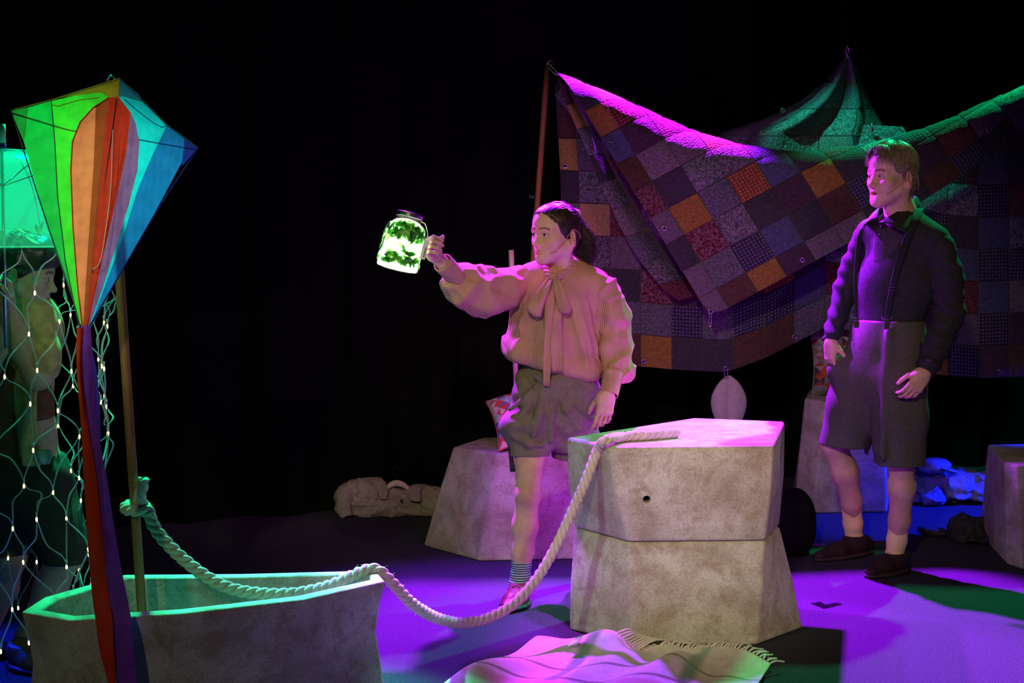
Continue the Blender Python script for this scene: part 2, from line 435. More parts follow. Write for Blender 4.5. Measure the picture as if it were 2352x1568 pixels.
# ============================================================ SMOOTH SOLIDS (distance fields -> mesh)
class Field:
    def __init__(s, lo, hi, h):
        s.lo = np.asarray(lo, np.float32); s.h = h
        n = np.ceil((np.asarray(hi)-np.asarray(lo))/h).astype(int)+1
        s.n = n; s.F = np.full(n, 1.0, np.float32)
    def box(s, lo, hi):
        a = np.clip(np.floor((np.asarray(lo)-s.lo)/s.h).astype(int), 0, s.n-1)
        b = np.clip(np.ceil((np.asarray(hi)-s.lo)/s.h).astype(int)+1, 1, s.n)
        if np.any(b <= a): return None, None
        sl = tuple(slice(x, y) for x, y in zip(a, b))
        ax = [(s.lo[k]+s.h*np.arange(a[k], b[k], dtype=np.float32)) for k in range(3)]
        return sl, (ax[0][:, None, None], ax[1][None, :, None], ax[2][None, None, :])
    def put(s, d, sl, k=0.0, mode='add'):
        f = s.F[sl]
        if mode == 'add':
            if k > 0:
                g = np.maximum(k-np.abs(f-d), 0)/k; f = np.minimum(f, d)-g*g*k*.25
            else: f = np.minimum(f, d)
        elif mode == 'sub':
            d = -d
            if k > 0:
                g = np.maximum(k-np.abs(f-d), 0)/k; f = np.maximum(f, d)+g*g*k*.25
            else: f = np.maximum(f, d)
        else:
            f = np.maximum(f, d)
        s.F[sl] = f
    def cap(s, a, b, ra, rb=None, k=0.0, mode='add', flat=None, disp=None):
        """tapered capsule; flat=(dir, f) squashes the cross-section along dir by f; disp(t, ang, X,Y,Z)->extra radius"""
        a = np.asarray(a, float); b = np.asarray(b, float); rb = ra if rb is None else rb
        m = max(ra, rb)*(max(1, flat[1]) if flat else 1)+k+4*s.h+(.03 if disp else 0)
        sl, P = s.box(np.minimum(a, b)-m, np.maximum(a, b)+m)
        if sl is None: return s
        X, Y, Z = P[0]-a[0], P[1]-a[1], P[2]-a[2]
        ab = b-a; L2 = max(ab@ab, 1e-12)
        t = np.clip((X*ab[0]+Y*ab[1]+Z*ab[2])/L2, 0, 1)
        X, Y, Z = X-t*ab[0], Y-t*ab[1], Z-t*ab[2]
        sc = 1.0
        if flat:
            f = nrm(flat[0]); q = (X*f[0]+Y*f[1]+Z*f[2])*(1/flat[1]-1)
            X, Y, Z = X+q*f[0], Y+q*f[1], Z+q*f[2]; sc = min(1.0, flat[1])
        d = np.sqrt(X*X+Y*Y+Z*Z)-(ra+(rb-ra)*t)
        if disp is not None:
            w = nrm(ab); u = nrm(np.cross(w, [0.12, .2, 1] if abs(w[2]) < .9 else [1, .1, 0])); v = np.cross(w, u)
            ang = np.arctan2(X*v[0]+Y*v[1]+Z*v[2], X*u[0]+Y*u[1]+Z*u[2])
            d = d-disp(t, ang, P[0], P[1], P[2])
        s.put(d*sc, sl, k, mode); return s
    def chain(s, pts, rad, k=0.02, flat=None, disp=None, mode='add'):
        for i in range(len(pts)-1): s.cap(pts[i], pts[i+1], rad[i], rad[i+1], k, mode, flat, disp)
        return s
    def ell(s, c, r, k=0.0, mode='add', R=None):
        c = np.asarray(c, float); r = np.asarray(r, float); m = r.max()+k+4*s.h
        sl, P = s.box(c-m, c+m)
        if sl is None: return s
        X, Y, Z = P[0]-c[0], P[1]-c[1], P[2]-c[2]
        if R is not None:
            R = np.asarray(R); X, Y, Z = (R[0, j]*X+R[1, j]*Y+R[2, j]*Z for j in range(3))
        q = np.sqrt((X/r[0])**2+(Y/r[1])**2+(Z/r[2])**2); g = np.sqrt((X/r[0]**2)**2+(Y/r[1]**2)**2+(Z/r[2]**2)**2)
        d = q*(q-1)/np.maximum(g, 1e-6)
        s.put(d.astype(np.float32), sl, k, mode); return s
    def rbox(s, c, r, rd, k=0.0, mode='add', R=None):
        c = np.asarray(c, float); r = np.asarray(r, float); m = np.linalg.norm(r)+k+4*s.h+rd
        sl, P = s.box(c-m, c+m)
        if sl is None: return s
        X, Y, Z = P[0]-c[0], P[1]-c[1], P[2]-c[2]
        if R is not None:
            R = np.asarray(R); X, Y, Z = (R[0, j]*X+R[1, j]*Y+R[2, j]*Z for j in range(3))
        a, b, e = np.abs(X)-(r[0]-rd), np.abs(Y)-(r[1]-rd), np.abs(Z)-(r[2]-rd)
        d = np.sqrt(np.maximum(a, 0)**2+np.maximum(b, 0)**2+np.maximum(e, 0)**2)+np.minimum(np.maximum(a, np.maximum(b, e)), 0)-rd
        s.put(d, sl, k, mode); return s
    def axes(s):
        ax = [(s.lo[k]+s.h*np.arange(s.n[k], dtype=np.float32)) for k in range(3)]
        return ax[0][:, None, None], ax[1][None, :, None], ax[2][None, None, :]
    def cut(s, p, nvec, k=0.0):
        """remove everything on the side the normal points to"""
        X, Y, Z = s.axes(); nvec = nrm(nvec)
        d = (X-p[0])*nvec[0]+(Y-p[1])*nvec[1]+(Z-p[2])*nvec[2]
        if k > 0:
            g = np.maximum(k-np.abs(s.F-d), 0)/k; s.F = (np.maximum(s.F, d)+g*g*k*.25).astype(np.float32)
        else: s.F = np.maximum(s.F, d).astype(np.float32)
        return s
    def warp(s, fn):
        X, Y, Z = s.axes(); s.F = (s.F-fn(X, Y, Z)).astype(np.float32); return s
    def mesh(s):
        Fv = s.F.copy(); Fv[0], Fv[-1] = 1, 1; Fv[:, 0], Fv[:, -1] = 1, 1; Fv[:, :, 0], Fv[:, :, -1] = 1, 1
        ins = Fv < 0; nx, ny, nz = Fv.shape
        c = np.zeros((nx-1, ny-1, nz-1), np.uint8)
        for dx in (0, 1):
            for dy in (0, 1):
                for dz in (0, 1): c += ins[dx:nx-1+dx, dy:ny-1+dy, dz:nz-1+dz]
        act = np.argwhere((c > 0) & (c < 8)); idx = np.full(c.shape, -1, np.int64)
        idx[act[:, 0], act[:, 1], act[:, 2]] = np.arange(len(act))
        acc = np.zeros((len(act), 3)); cnt = np.zeros(len(act))
        corn = [(x, y, z) for x in (0, 1) for y in (0, 1) for z in (0, 1)]
        val = {q: Fv[act[:, 0]+q[0], act[:, 1]+q[1], act[:, 2]+q[2]] for q in corn}
        for q in corn:
            for ax in range(3):
                if q[ax] == 1: continue
                p = list(q); p[ax] = 1; a, b = val[q], val[tuple(p)]
                m = (a < 0) != (b < 0)
                t = np.where(m, a/np.where(m, a-b, 1), 0)
                pos = np.tile(np.array(q, float), (len(act), 1)); pos[:, ax] += t
                acc += pos*m[:, None]; cnt += m
        V = s.lo+s.h*(act+acc/cnt[:, None])
        quads = []
        for ax in range(3):
            sl0 = [slice(1, -1)]*3; sl0[ax] = slice(0, -1); sl1 = [slice(1, -1)]*3; sl1[ax] = slice(1, None)
            a, b = ins[tuple(sl0)], ins[tuple(sl1)]
            for flip, msk in ((False, a & ~b), (True, ~a & b)):
                e = np.argwhere(msk)
                if len(e) == 0: continue
                o1, o2 = (ax+1) % 3, (ax+2) % 3
                e[:, o1] += 1; e[:, o2] += 1
                def at(d1, d2):
                    q = e.copy(); q[:, o1] += d1; q[:, o2] += d2; return idx[q[:, 0], q[:, 1], q[:, 2]]
                Q = np.stack([at(-1, -1), at(0, -1), at(0, 0), at(-1, 0)], -1)
                quads.append(Q[:, ::-1] if flip else Q)
        return V, np.concatenate(quads)
def sines(X, Y, Z, f, seed, n=5):
    """cheap smooth wrinkle noise in [-1,1]"""
    rs = np.random.RandomState(seed); out = 0.0
    for i in range(n):
        d = nrm(rs.randn(3))*f*(.6+.9*rs.rand()); ph = rs.rand()*6.28
        d2 = nrm(rs.randn(3))*f*.5
        out = out+np.sin(X*d[0]+Y*d[1]+Z*d[2]+ph+1.2*np.sin(X*d2[0]+Y*d2[1]+Z*d2[2]+ph*2))
    return out/n*1.6
def lim(*pts, m=.12):
    P = np.array(pts); return P.min(0)-m, P.max(0)+m
# ============================================================ PATCHWORK QUILT
_rx = [1240, 1275, 1330, 1450, 1560, 1650, 1750, 1850, 1940, 2030, 2150, 2250, 2352, 2500]
_ry = [152, 166, 186, 236, 286, 318, 340, 347, 339, 319, 285, 240, 195, 125]
_sx = np.arange(1240, 2501, 5.0); _p = smooth_path(np.stack([_rx, _ry, np.zeros(len(_rx))], 1), 5); _syv = np.interp(_sx, _p[:, 0], _p[:, 1])
ridge = lambda x: np.interp(x, _sx, _syv)
QY = .40      # how far the quilt hangs behind the pole foot
def yridge(x): return 6.98+QY-.10*np.sin(np.clip((x-1275)/1080, 0, 1.2)*PI)
PAL = [('plum', (.085, .05, .075), 0), ('charcoal', (.07, .065, .075), 0), ('slate', (.11, .11, .125), 1), ('ochre', (.36, .20, .045), 0), ('rust', (.30, .085, .03), 2),
       ('wine', (.13, .025, .03), 1), ('navy', (.045, .045, .085), 2), ('teal_grey', (.11, .125, .125), 3), ('dusk_blue', (.10, .115, .20), 0), ('gold', (.42, .30, .05), 1),
       ('mauve', (.20, .155, .185), 0), ('brown', (.12, .065, .045), 0), ('grey_floral', (.10, .095, .10), 3), ('wine_floral', (.12, .02, .03), 3), ('gold_check', (.42, .27, .08), 4), ('indigo_dot', (.045, .035, .075), 2), ('taupe_fleck', (.17, .15, .14), 1), ('red_dot', (.17, .03, .022), 2)]
def patch_mat(nm, c, kind):
    t = NT('patch_'+nm); uv = t.coord('UV'); base = (*c, 1); lite = (min(1, c[0]*1.6+.11), min(1, c[1]*1.6+.10), min(1, c[2]*1.6+.11), 1)
    wob = t.noise(9, 3, .5, uv); col = t.ramp(wob, [(.3, dark(base, .75)), (.7, dark(base, 1.3))])
    if kind == 1:
        f = t.noise(26, 3, .6, uv, .8); col = t.mix(t.ramp(f, [(.52, (0, 0, 0, 1)), (.6, (.8, .8, .8, 1))]), col, lite)
    elif kind == 2:
        v = t.n('ShaderNodeTexVoronoi'); v.inputs['Scale'].default_value = 9; v.inputs['Randomness'].default_value = .15; t.l(uv, v.inputs['Vector'])
        col = t.mix(t.ramp(v.outputs['Distance'], [(.24, (.85, .85, .85, 1)), (.33, (0, 0, 0, 1))]), col, lite)
    elif kind == 3:
        f = t.noise(5.5, 4, .55, uv, 2.6); col = t.mix(t.ramp(f, [(.49, (0, 0, 0, 1)), (.53, (.9, .9, .9, 1)), (.60, (.9, .9, .9, 1)), (.64, (0, 0, 0, 1))]), col, lite)
    elif kind == 4:
        ck = t.n('ShaderNodeTexChecker'); ck.inputs['Scale'].default_value = 26; t.l(uv, ck.inputs['Vector'])
        col = t.mix(t.math('MULTIPLY', ck.outputs['Fac'], .7), col, lite)
    q = t.n('ShaderNodeTexWave'); q.inputs['Scale'].default_value = 3.2; q.inputs['Distortion'].default_value = 9; q.inputs['Detail'].default_value = 2; q.inputs['Detail Scale'].default_value = 2.4
    t.l(uv, q.inputs['Vector'])
    t.bump(t.math('ADD', t.math('MULTIPLY', q.outputs['Fac'], .8), t.math('MULTIPLY', t.noise(120, 2, .5, uv), .2)), .55, .006)
    return t.set(col, .92, .12)
PAL = [(n_, tuple(x*.62 for x in c_), k_) for n_, c_, k_ in PAL]
PM = [patch_mat(*p) for p in PAL]; PIDX = {p[0]: i for i, p in enumerate(PAL)}
LIN = cloth('quilt_lining', (.10, .085, .08, 1), .2, 30)
quilt = thing('patchwork_quilt', 'large dark patchwork quilt hung up in folds with ochre, rust and blue squares', 'quilt', (1.9, 7.4, 0))
rq = random.Random(11); NP = 9
def patch_mesh(fn, i0, i1, j0, j1, parent, mi, puff=.005, n=NP):
    g = np.linspace(0, 1, n); U, Vv = np.meshgrid(g, g, indexing='ij')
    e = .012; I = i0+(i1-i0)*(e+(1-2*e)*U); J = j0+(j1-j0)*(e+(1-2*e)*Vv)
    P = fn(I, J).reshape(n, n, 3)
    bulge = (1-np.abs(2*U-1)**5)*(1-np.abs(2*Vv-1)**5)
    du = np.gradient(P, axis=0); dv = np.gradient(P, axis=1); N = np.cross(du, dv); N /= np.maximum(np.linalg.norm(N, axis=2, keepdims=True), 1e-9)
    N = np.where((N[..., 1:2] > 0), -N, N) if True else N
    P = P+N*(bulge*puff)[..., None]
    k = rq.random()*7
    uv = np.stack([U+k, Vv+k*1.7], -1).reshape(-1, 2)
    return obj('patch', P.reshape(-1, 3), grid_faces(n, n), PM[mi], parent, True, None, uv)
# ---- front flap: a corner of the quilt thrown forward over the line
FA = np.array([-37.4, -61.5]); FB = np.array([66.9, -36.0]); FC = np.array([1632., 729.])
RHO = 58.0
def flap(I, J):
    x = FC[0]+I*FA[0]+J*FB[0]; y = FC[1]+I*FA[1]+J*FB[1]
    rc = np.maximum(0, .42-np.hypot(I, J)); y = y-rc*24     # rounded corner
    y = y-np.where(x > 1990, 3.1e-4*(x-1990)**2, 0)
    r = ridge(x); s = y-r+.5708*RHO; a = np.abs(s)
    th = np.minimum(a/RHO, PI/2)
    drop = np.where(a < RHO*PI/2, RHO*(1-np.cos(th)), RHO+a-RHO*PI/2); fwd = np.sign(s)*RHO*np.sin(th)*7/FPX
    py = r+drop; back = s < 0
    ph = np.arctan2(x-1262, np.maximum(py-130, 1)); dist = np.hypot(x-1262, py-130)
    w = np.clip(a/140, 0, 1)
    fold = .026*np.sin(ph*15+.6)*np.clip(dist/300, 0, 1)*np.exp(-np.maximum(dist-300, 0)/500)*w
    sway = .055*w*np.sin(np.clip((py-r)/420, 0, 1)*PI*.5)+.012*np.sin(x/55+py/90)*w
    Y = yridge(x)-fwd-np.where(back, 0, fold+sway)
    k = [W(a_, b_, c_) for a_, b_, c_ in zip(x.ravel(), py.ravel(), Y.ravel())]
    return np.array(k).reshape(x.shape+(3,))
ib = [0]+[.72+i for i in range(0, 12)]; jb = [0]+[.62+j for j in range(0, 14)]
g = lambda lo, hi, n: np.linspace(lo, hi, n)
# lining carries the flap's patches
def lining(name, fn, cells, off, n=4):
    parts = []
    for (a, b, c, d) in cells:
        I, J = np.meshgrid(g(a, b, n), g(c, d, n), indexing='ij'); P = fn(I, J).reshape(-1, 3)+A3(0, off, 0)
        parts.append((P, grid_faces(n, n)))
    V, Fq = merge(parts); return obj(name, V, Fq, LIN, quilt, True)
cells = []
for a, b in zip(ib[:-1], ib[1:]):
    for c, d in zip(jb[:-1], jb[1:]):
        pts = [FC+i*FA+j*FB for i in (a, b) for j in (c, d)]
        pts = [(p[0], p[1]-(3.1e-4*(p[0]-1990)**2 if p[0] > 1990 else 0)) for p in pts]
        sm = max(p[1]-ridge(p[0]) for p in pts)
        if sm < -105 or min(p[0] for p in pts) > 2420 or min(p[0] for p in pts) < 1236: continue
        cells.append((a, b, c, d, len(cells)))
want = {(0, 0): 'mauve', (0, 1): 'brown', (0, 2): 'ochre', (0, 3): 'plum', (0, 4): 'taupe_fleck', (1, 0): 'mauve', (2, 0): 'charcoal', (3, 0): 'mauve', (4, 0): 'wine_floral', (1, 1): 'slate', (1, 2): 'indigo_dot', (1, 3): 'dusk_blue', (2, 1): 'wine_floral', (2, 2): 'grey_floral', (2, 3): 'charcoal',
        (3, 1): 'ochre', (3, 2): 'slate', (3, 3): 'rust', (4, 1): 'charcoal', (4, 2): 'teal_grey', (4, 3): 'grey_floral', (5, 1): 'taupe_fleck', (5, 2): 'mauve', (5, 3): 'ochre', (6, 1): 'plum', (6, 2): 'wine', (5, 0): 'brown', (6, 0): 'dusk_blue', (7, 0): 'ochre', (7, 1): 'red_dot', (8, 0): 'charcoal', (8, 1): 'ochre', (1, 4): 'charcoal', (1, 5): 'brown', (0, 5): 'taupe_fleck', (2, 4): 'plum', (2, 5): 'ochre', (0, 6): 'charcoal', (1, 6): 'navy', (0, 7): 'charcoal', (0, 8): 'brown', (0, 9): 'navy'}
fl = lining('front_flap', flap, [c[:4] for c in cells], .010)
dk = [0, 1, 2, 5, 6, 7, 11, 12, 15, 16]
for a, b, c, d, _ in cells:
    key = (ib.index(a), jb.index(c)); mi = PIDX[want[key]] if key in want else rq.choice(dk+[3, 8, 10, 13])
    patch_mesh(flap, a, b, c, d, fl, mi)
# ---- back sheet, hanging straight down behind the flap
_bx = [1288, 1450, 1550, 1670, 1760, 1830, 1905, 1960, 2060, 2160, 2250, 2500]; _by = [835, 840, 849, 855, 822, 786, 748, 762, 830, 862, 869, 858]
def backs(I, J):
    x = np.interp(I, [0, 1, 20], [1289, 1331, 1331+19*70.5]); bot = np.interp(x, _bx, _by)
    r = ridge(x)+20
    y = np.maximum(bot-J*74.0, r)
    xs = x-np.clip((440-y)/268, 0, 1)*15
    ph = np.arctan2(xs-1262, np.maximum(y-130, 1)); dist = np.hypot(xs-1262, y-130)
    Y = 7.13+QY+.035*np.sin(ph*17+1)*np.clip(dist/350, .05, 1)*np.exp(-np.maximum(dist-500, 0)/400)+.03*np.sin(xs/75+1.2)*np.clip((y-r)/300, 0, 1)+.07*np.clip((xs-1700)/500, 0, 1)
    return np.array([W(a_, b_, c_) for a_, b_, c_ in zip(xs.ravel(), y.ravel(), Y.ravel())]).reshape(x.shape+(3,))
bcells = []
for i in range(17):
    for j in range(9):
        x = np.interp(i+.5, [0, 1, 20], [1289, 1331, 1331+19*70.5]); yb = np.interp(x, _bx, _by)-j*74
        if yb < ridge(x)+34: continue
        bcells.append((i, i+1, j, j+1))
bk = lining('back_sheet', backs, bcells, .010)
bw = {(0, 6): 'gold', (0, 5): 'charcoal', (0, 4): 'taupe_fleck', (0, 7): 'brown', (1, 4): 'gold_check', (1, 3): 'grey_floral', (2, 3): 'mauve', (1, 5): 'teal_grey', (2, 2): 'charcoal', (3, 2): 'wine_floral', (3, 1): 'slate', (3, 0): 'ochre', (2, 0): 'brown', (4, 1): 'indigo_dot', (4, 0): 'charcoal', (5, 0): 'charcoal', (6, 0): 'brown', (6, 1): 'navy', (7, 1): 'indigo_dot', (7, 0): 'brown', (7, 2): 'rust', (8, 1): 'dusk_blue', (8, 0): 'slate', (2, 1): 'slate', (2, 4): 'wine', (13, 3): 'dusk_blue', (14, 4): 'dusk_blue', (13, 2): 'wine', (14, 2): 'dusk_blue', (12, 0): 'ochre', (15, 3): 'navy', (15, 0): 'brown'}
for i, i1, j, j1 in bcells:
    patch_mesh(backs, i, i1, j, j1, bk, PIDX[bw[(i, j)]] if (i, j) in bw else rq.choice(dk))
# ---- fold of the back sheet that shows at the left of the flap
_fe = smooth_path([A3(1279, 178, 0), A3(1300, 238, 0), A3(1345, 342, 0), A3(1391, 452, 0), A3(1452, 572, 0), A3(1520, 660, 0), A3(1560, 690, 0)], 8)
def foldm(I, J):
    k = np.clip(I/9.0, 0, 1); ed = np.stack([np.interp(k, np.linspace(0, 1, len(_fe)), _fe[:, q]) for q in (0, 1)], -1)
    wd_ = 16+62*k
    x = ed[..., 0]+J*wd_; y = ed[..., 1]-J*wd_*.25
    Y = 7.035+QY-.02*k+.10*np.clip(J, 0, 1)**1.3-.03*np.sin(np.clip(J, 0, 1)*PI)
    return np.array([W(a_, b_, c_) for a_, b_, c_ in zip(x.ravel(), y.ravel(), Y.ravel())]).reshape(x.shape+(3,))
fd = lining('fold', foldm, [(i, i+1, 0, 1.1) for i in range(9)], .006)
for i, nm in enumerate(['brown', 'gold', 'teal_grey', 'charcoal', 'grey_floral', 'taupe_fleck', 'slate', 'grey_floral', 'wine']):
    patch_mesh(foldm, i, i+1, 0, 1, fd, PIDX[nm], .003)
# ---- rear corner drawn up to a hook
_ly = [128, 160, 190, 230, 262, 285, 305, 380]; _lx = [1943, 1916, 1892, 1842, 1782, 1722, 1655, 1600]
_ry2 = [128, 150, 200, 250, 285, 380]; _rx2 = [1953, 1966, 1986, 2007, 2027, 2060]
def peak(I, J):
    y = np.interp(J, [0, 1, 2, 3, 4], [380, 312, 250, 190, 128]); L = np.interp(y, _ly, _lx); R = np.interp(y, _ry2, _rx2)
    x = L+(R-L)*I/5.0
    Y = 7.95+.06*np.sin(I*2.6+.4)*np.clip((y-128)/120, 0, 1)+.05*(I > 4.2)
    return np.array([W(a_, b_, c_) for a_, b_, c_ in zip(x.ravel(), y.ravel(), Y.ravel())]).reshape(x.shape+(3,))
pk = lining('rear_corner', peak, [(i, i+1, j, j+1) for i in range(5) for j in range(4)], .010)
for i in range(5):
    for j in range(4): patch_mesh(peak, i, i+1, j, j+1, pk, [7, 16, 12, 2, 0, 10, 7, 1][(i*3+j*5) % 8], .003)
def tabm(I, J):
    x = 1966+I*(150)+J*(18-60*I); y = 352-J*66+I*4; x = x-J*0
    Y = 7.3+QY+.0*I
    return np.array([W(a_, b_, c_) for a_, b_, c_ in zip(x.ravel(), y.ravel(), (Y+.03*J).ravel())]).reshape(x.shape+(3,))
tb = lining('corner_tab', tabm, [(0, 1, 0, 1)], .008, 8); patch_mesh(tabm, 0, 1, 0, 1, tb, 7, .004)
# ---- metal eyelets and snap hooks
def eyelet(px, py, Y, par):
    c = W(px, py, Y); V, Fl = torus(c, A3(0, 1, .1), .0105, .0032, 18, 6); e = obj('eyelet', V, Fl, STEEL, par)
    V, Fl = lathe([(.0001, -.001), (.009, -.001), (.009, .002), (.0001, .002)], 14, frameM(c, A3(1, 0, 0), A3(0, 0, 1), A3(0, -1, 0)))
    obj('eyelet_hole', V, Fl, BLACK, par)
def ysurf(fn, px, py, cells_):
    best = None
    for cc in cells_:
        I, J = np.meshgrid(g(cc[0], cc[1], 4), g(cc[2], cc[3], 4)); P = fn(I, J).reshape(-1, 3)
        for p in P:
            k = p[1]/ray(px, py)[1]; q = np.array([k*ray(px, py)[0], p[1], CAMH+k*ray(px, py)[2]])
            dd = np.linalg.norm(q-p)
            if best is None or dd < best[0]: best = (dd, p[1])
    return best[1]
for px, py in ((1401, 330), (1526, 524), (1632, 715), (1843, 597), (2272, 300)): eyelet(px, py, ysurf(flap, px, py, cells)-.009, fl)
for px, py in ((1298, 381), (1478, 830), (1667, 846), (1825, 772), (2297, 852)): eyelet(px, py, ysurf(backs, px, py, bcells)-.009, bk)
eyelet(1798, 253, 7.91, pk); eyelet(2003, 297, 7.28+QY, tb)
def snap_hook(label, a, b, w=.011):
    a, b = np.asarray(a), np.asarray(b); m = (a+b)/2; L = np.linalg.norm(b-a); d = nrm(b-a); s = nrm(np.cross(d, A3(0, 1, 0)))
    an = np.linspace(0, 2*PI, 28, endpoint=True)
    P = np.array([m+d*np.cos(t)*L/2*(1-.0*abs(np.sin(t)))+s*np.sign(np.sin(t))*w*abs(np.sin(t))**.5 for t in an])
    V, Fl = tube(P, .0028, 7, False); o = obj('snap_hook', V, Fl, STEEL)
    return tag(o, label, 'snap hook', 'steel snap hooks of the quilt')
snap_hook('steel snap hook joining quilt corner to the pole top', W(1256, 147, 7.37), W(1281, 172, 7.36), .008)
snap_hook('steel snap hook dangling from the lowest point of the front flap', W(1632, 714, 6.80+QY), W(1631, 750, 6.80+QY), .006)
snap_hook('steel snap hook between quilt hem and the hanging pale pouch', W(1668, 845, 7.1+QY), W(1668, 870, 7.1+QY), .008)
snap_hook('steel snap hook at the raised rear corner of the quilt', W(1944, 106, 7.93), W(1951, 134, 7.93), .008)
snap_hook('steel snap hook on the small green corner tab above the man', W(2004, 284, 7.26+QY), W(2004, 306, 7.26+QY), .008)
V, Fl = tube([W(1945, 108, 7.93), W(1945, 108, 7.93)+A3(0, 0, .9)], .0012, 6)
tag(obj('hanging_wire', V, Fl, BLACK), 'thin dark wire carrying the raised rear quilt corner', 'wire')
# ---- pale pouch hanging from the hem
rows = [(862, 3), (868, 13), (876, 22), (888, 31), (902, 38), (916, 42), (930, 42), (944, 39), (956, 35), (970, 29), (984, 20), (994, 8)]
V = []; nn = 28
for y, hw in rows:
    for k in range(nn):
        a = 2*PI*k/nn; x = 1674+hw*math.cos(a)+(3 if y < 880 else 0)*0
        dep = hw*.42*math.sin(a); fr = math.sin(a)
        if fr < 0: dep += hw*.30*math.exp(-((math.cos(a))/.16)**2)
        V.append(W(x, y, 7.12+QY+dep*7.1/FPX))
Fl = grid_faces(len(rows), nn, True).tolist()+[list(range(nn))[::-1], list(range(len(V)-nn, len(V)))]
o = obj('fabric_pouch', np.array(V), Fl, cloth('pouch_cloth', (.42, .38, .36, 1), .12, 40), None, True)
md = o.modifiers.new('s', 'SUBSURF'); md.levels = 1; md.render_levels = 1; apply_mods(o)
tag(o, 'pale teardrop-shaped fabric pouch hanging from the quilt hem', 'pouch')
# ============================================================ KITE
def mat_sail(name, c, tr=.5):
    t = NT('sail_'+name); n = t.noise(25, 3); w = t.n('ShaderNodeTexWave'); w.inputs['Scale'].default_value = 14; w.inputs['Distortion'].default_value = 3
    t.l(t.coord('Object'), w.inputs['Vector'])
    col = t.ramp(n, [(.3, dark(c, .82)), (.7, dark(c, 1.12))])
    t.bump(t.math('ADD', t.math('MULTIPLY', w.outputs['Fac'], .4), n), .25, .01)
    t.set(col, .55, .1)
    tl = t.n('ShaderNodeBsdfTranslucent'); t.l(col, tl.inputs[0])
    mx = t.n('ShaderNodeMixShader'); mx.inputs[0].default_value = tr
    t.l(t.b.outputs[0], mx.inputs[1]); t.l(tl.outputs[0], mx.inputs[2]); t.l(mx.outputs[0], t.out.inputs[0]); return t.m
SAIL = {'green': mat_sail('green', (.018, .34, .06, 1), .4), 'lime': mat_sail('lime', (.10, .48, .03, 1), .4), 'olive': mat_sail('olive', (.42, .28, .015, 1), .15), 'darkgreen': mat_sail('darkgreen', (.05, .14, .03, 1)), 'peach': mat_sail('peach', (1.0, .30, .12, 1), .03), 'rust': mat_sail('rust', (.42, .085, .015, 1), .03), 'red': mat_sail('red', (.60, .035, .012, 1), .03), 'mauve': mat_sail('mauve', (.28, .14, .45, 1), .03),
        'violet': mat_sail('violet', (.20, .04, .45, 1), .03), 'cyan': mat_sail('cyan', (.008, .36, .60, 1), .5), 'blue': mat_sail('blue', (.008, .10, .42, 1), .5), 'teal': mat_sail('teal', (.015, .12, .24, 1), .4), 'navy': mat_sail('navy', (.02, .015, .22, 1), .5), 'magenta': mat_sail('magenta', (.22, .01, .18, 1), .3)}
DKG = plain('kite_edging', (.02, .06, .04, 1), .6)
def kY(px, py):
    t = (py-180)/590; sp = 275-(py-182)*.142          # spine of the kite
    return 4.275-.24*t+.00022*abs(px-sp)
kite = thing('diamond_kite', 'rainbow diamond kite with red and violet tail hooked to the mast', 'kite', tuple(W(262, 200, 4.27)))
T, L_, R_, B_ = (275, 180), (25, 254), (455, 340), (190, 776)
panels = [('green', [(64, 247), (118, 232), (126, 330), (132, 450), (150, 600), (178, 735), (168, 690), (110, 520), (55, 327)]),
          ('darkgreen', [L_, (64, 247), (60, 290), (55, 327)]),
          ('lime', [(118, 232), (170, 220), (232, 212), (250, 222), (215, 246), (184, 280), (166, 325), (162, 390), (167, 520), (178, 660), (186, 745), (178, 735), (150, 600), (132, 450), (126, 330)]),
          ('olive', [(118, 228), (200, 205), T, (272, 222), (250, 224), (232, 212), (170, 220)]),
          ('peach', [(220, 247), (215, 380), (204, 540), (194, 700), (190, 758), (186, 745), (178, 660), (167, 520), (162, 390), (166, 325), (184, 280), (215, 246)]),
          ('rust', [(250, 224), (240, 300), (232, 400), (214, 580), (200, 720), (191, 762), (190, 758), (194, 700), (204, 540), (215, 380), (220, 247)]),
          ('red', [(272, 222), (300, 258), (290, 350), (262, 480), (232, 610), (208, 720), (194, 774), (191, 762), (200, 720), (214, 580), (232, 400), (240, 300), (250, 224)]),
          ('mauve', [(300, 258), (312, 285), (320, 325), (316, 390), (296, 470), (268, 560), (236, 660), (208, 742), (198, 768), (208, 720), (232, 610), (262, 480), (290, 350)]),
          ('teal', [T, (318, 216), (332, 236), (284, 222), (272, 222)]),
          ('cyan', [(272, 222), (284, 222), (332, 236), (383, 289), (352, 352), (318, 430), (282, 545), (240, 660), (206, 752), (208, 742), (236, 660), (268, 560), (296, 470), (316, 390), (320, 325), (312, 285), (300, 258)]),
          ('blue', [(332, 236), (383, 285), (424, 320), (418, 372), (360, 480), (286, 610), (204, 760), (206, 752), (240, 660), (282, 545), (318, 430), (352, 352), (383, 289)]),
          ('navy', [(424, 320), R_, (418, 382), (418, 372)])]
for nm, pts in panels:
    P = [W(x, y, kY(x, y)) for x, y in pts]
    bm = bmesh.new(); loc = Vector(kite.location); vs = [bm.verts.new(Vector(p)-loc) for p in P]
    f = bm.faces.new(vs); bmesh.ops.triangulate(bm, faces=[f], quad_method='BEAUTY', ngon_method='EAR_CLIP')
    me = bpy.data.meshes.new('panel'); bm.to_mesh(me); bm.free(); me.materials.append(SAIL[nm])
    o = bpy.data.objects.new('sail_panel', me); COL.objects.link(o); o.parent = kite; o['label'] = nm.replace('darkgreen', 'dark green')+' sail panel'
def kp(l, off=-.003): return [W(x, y, kY(x, y)+off) for x, y in l]
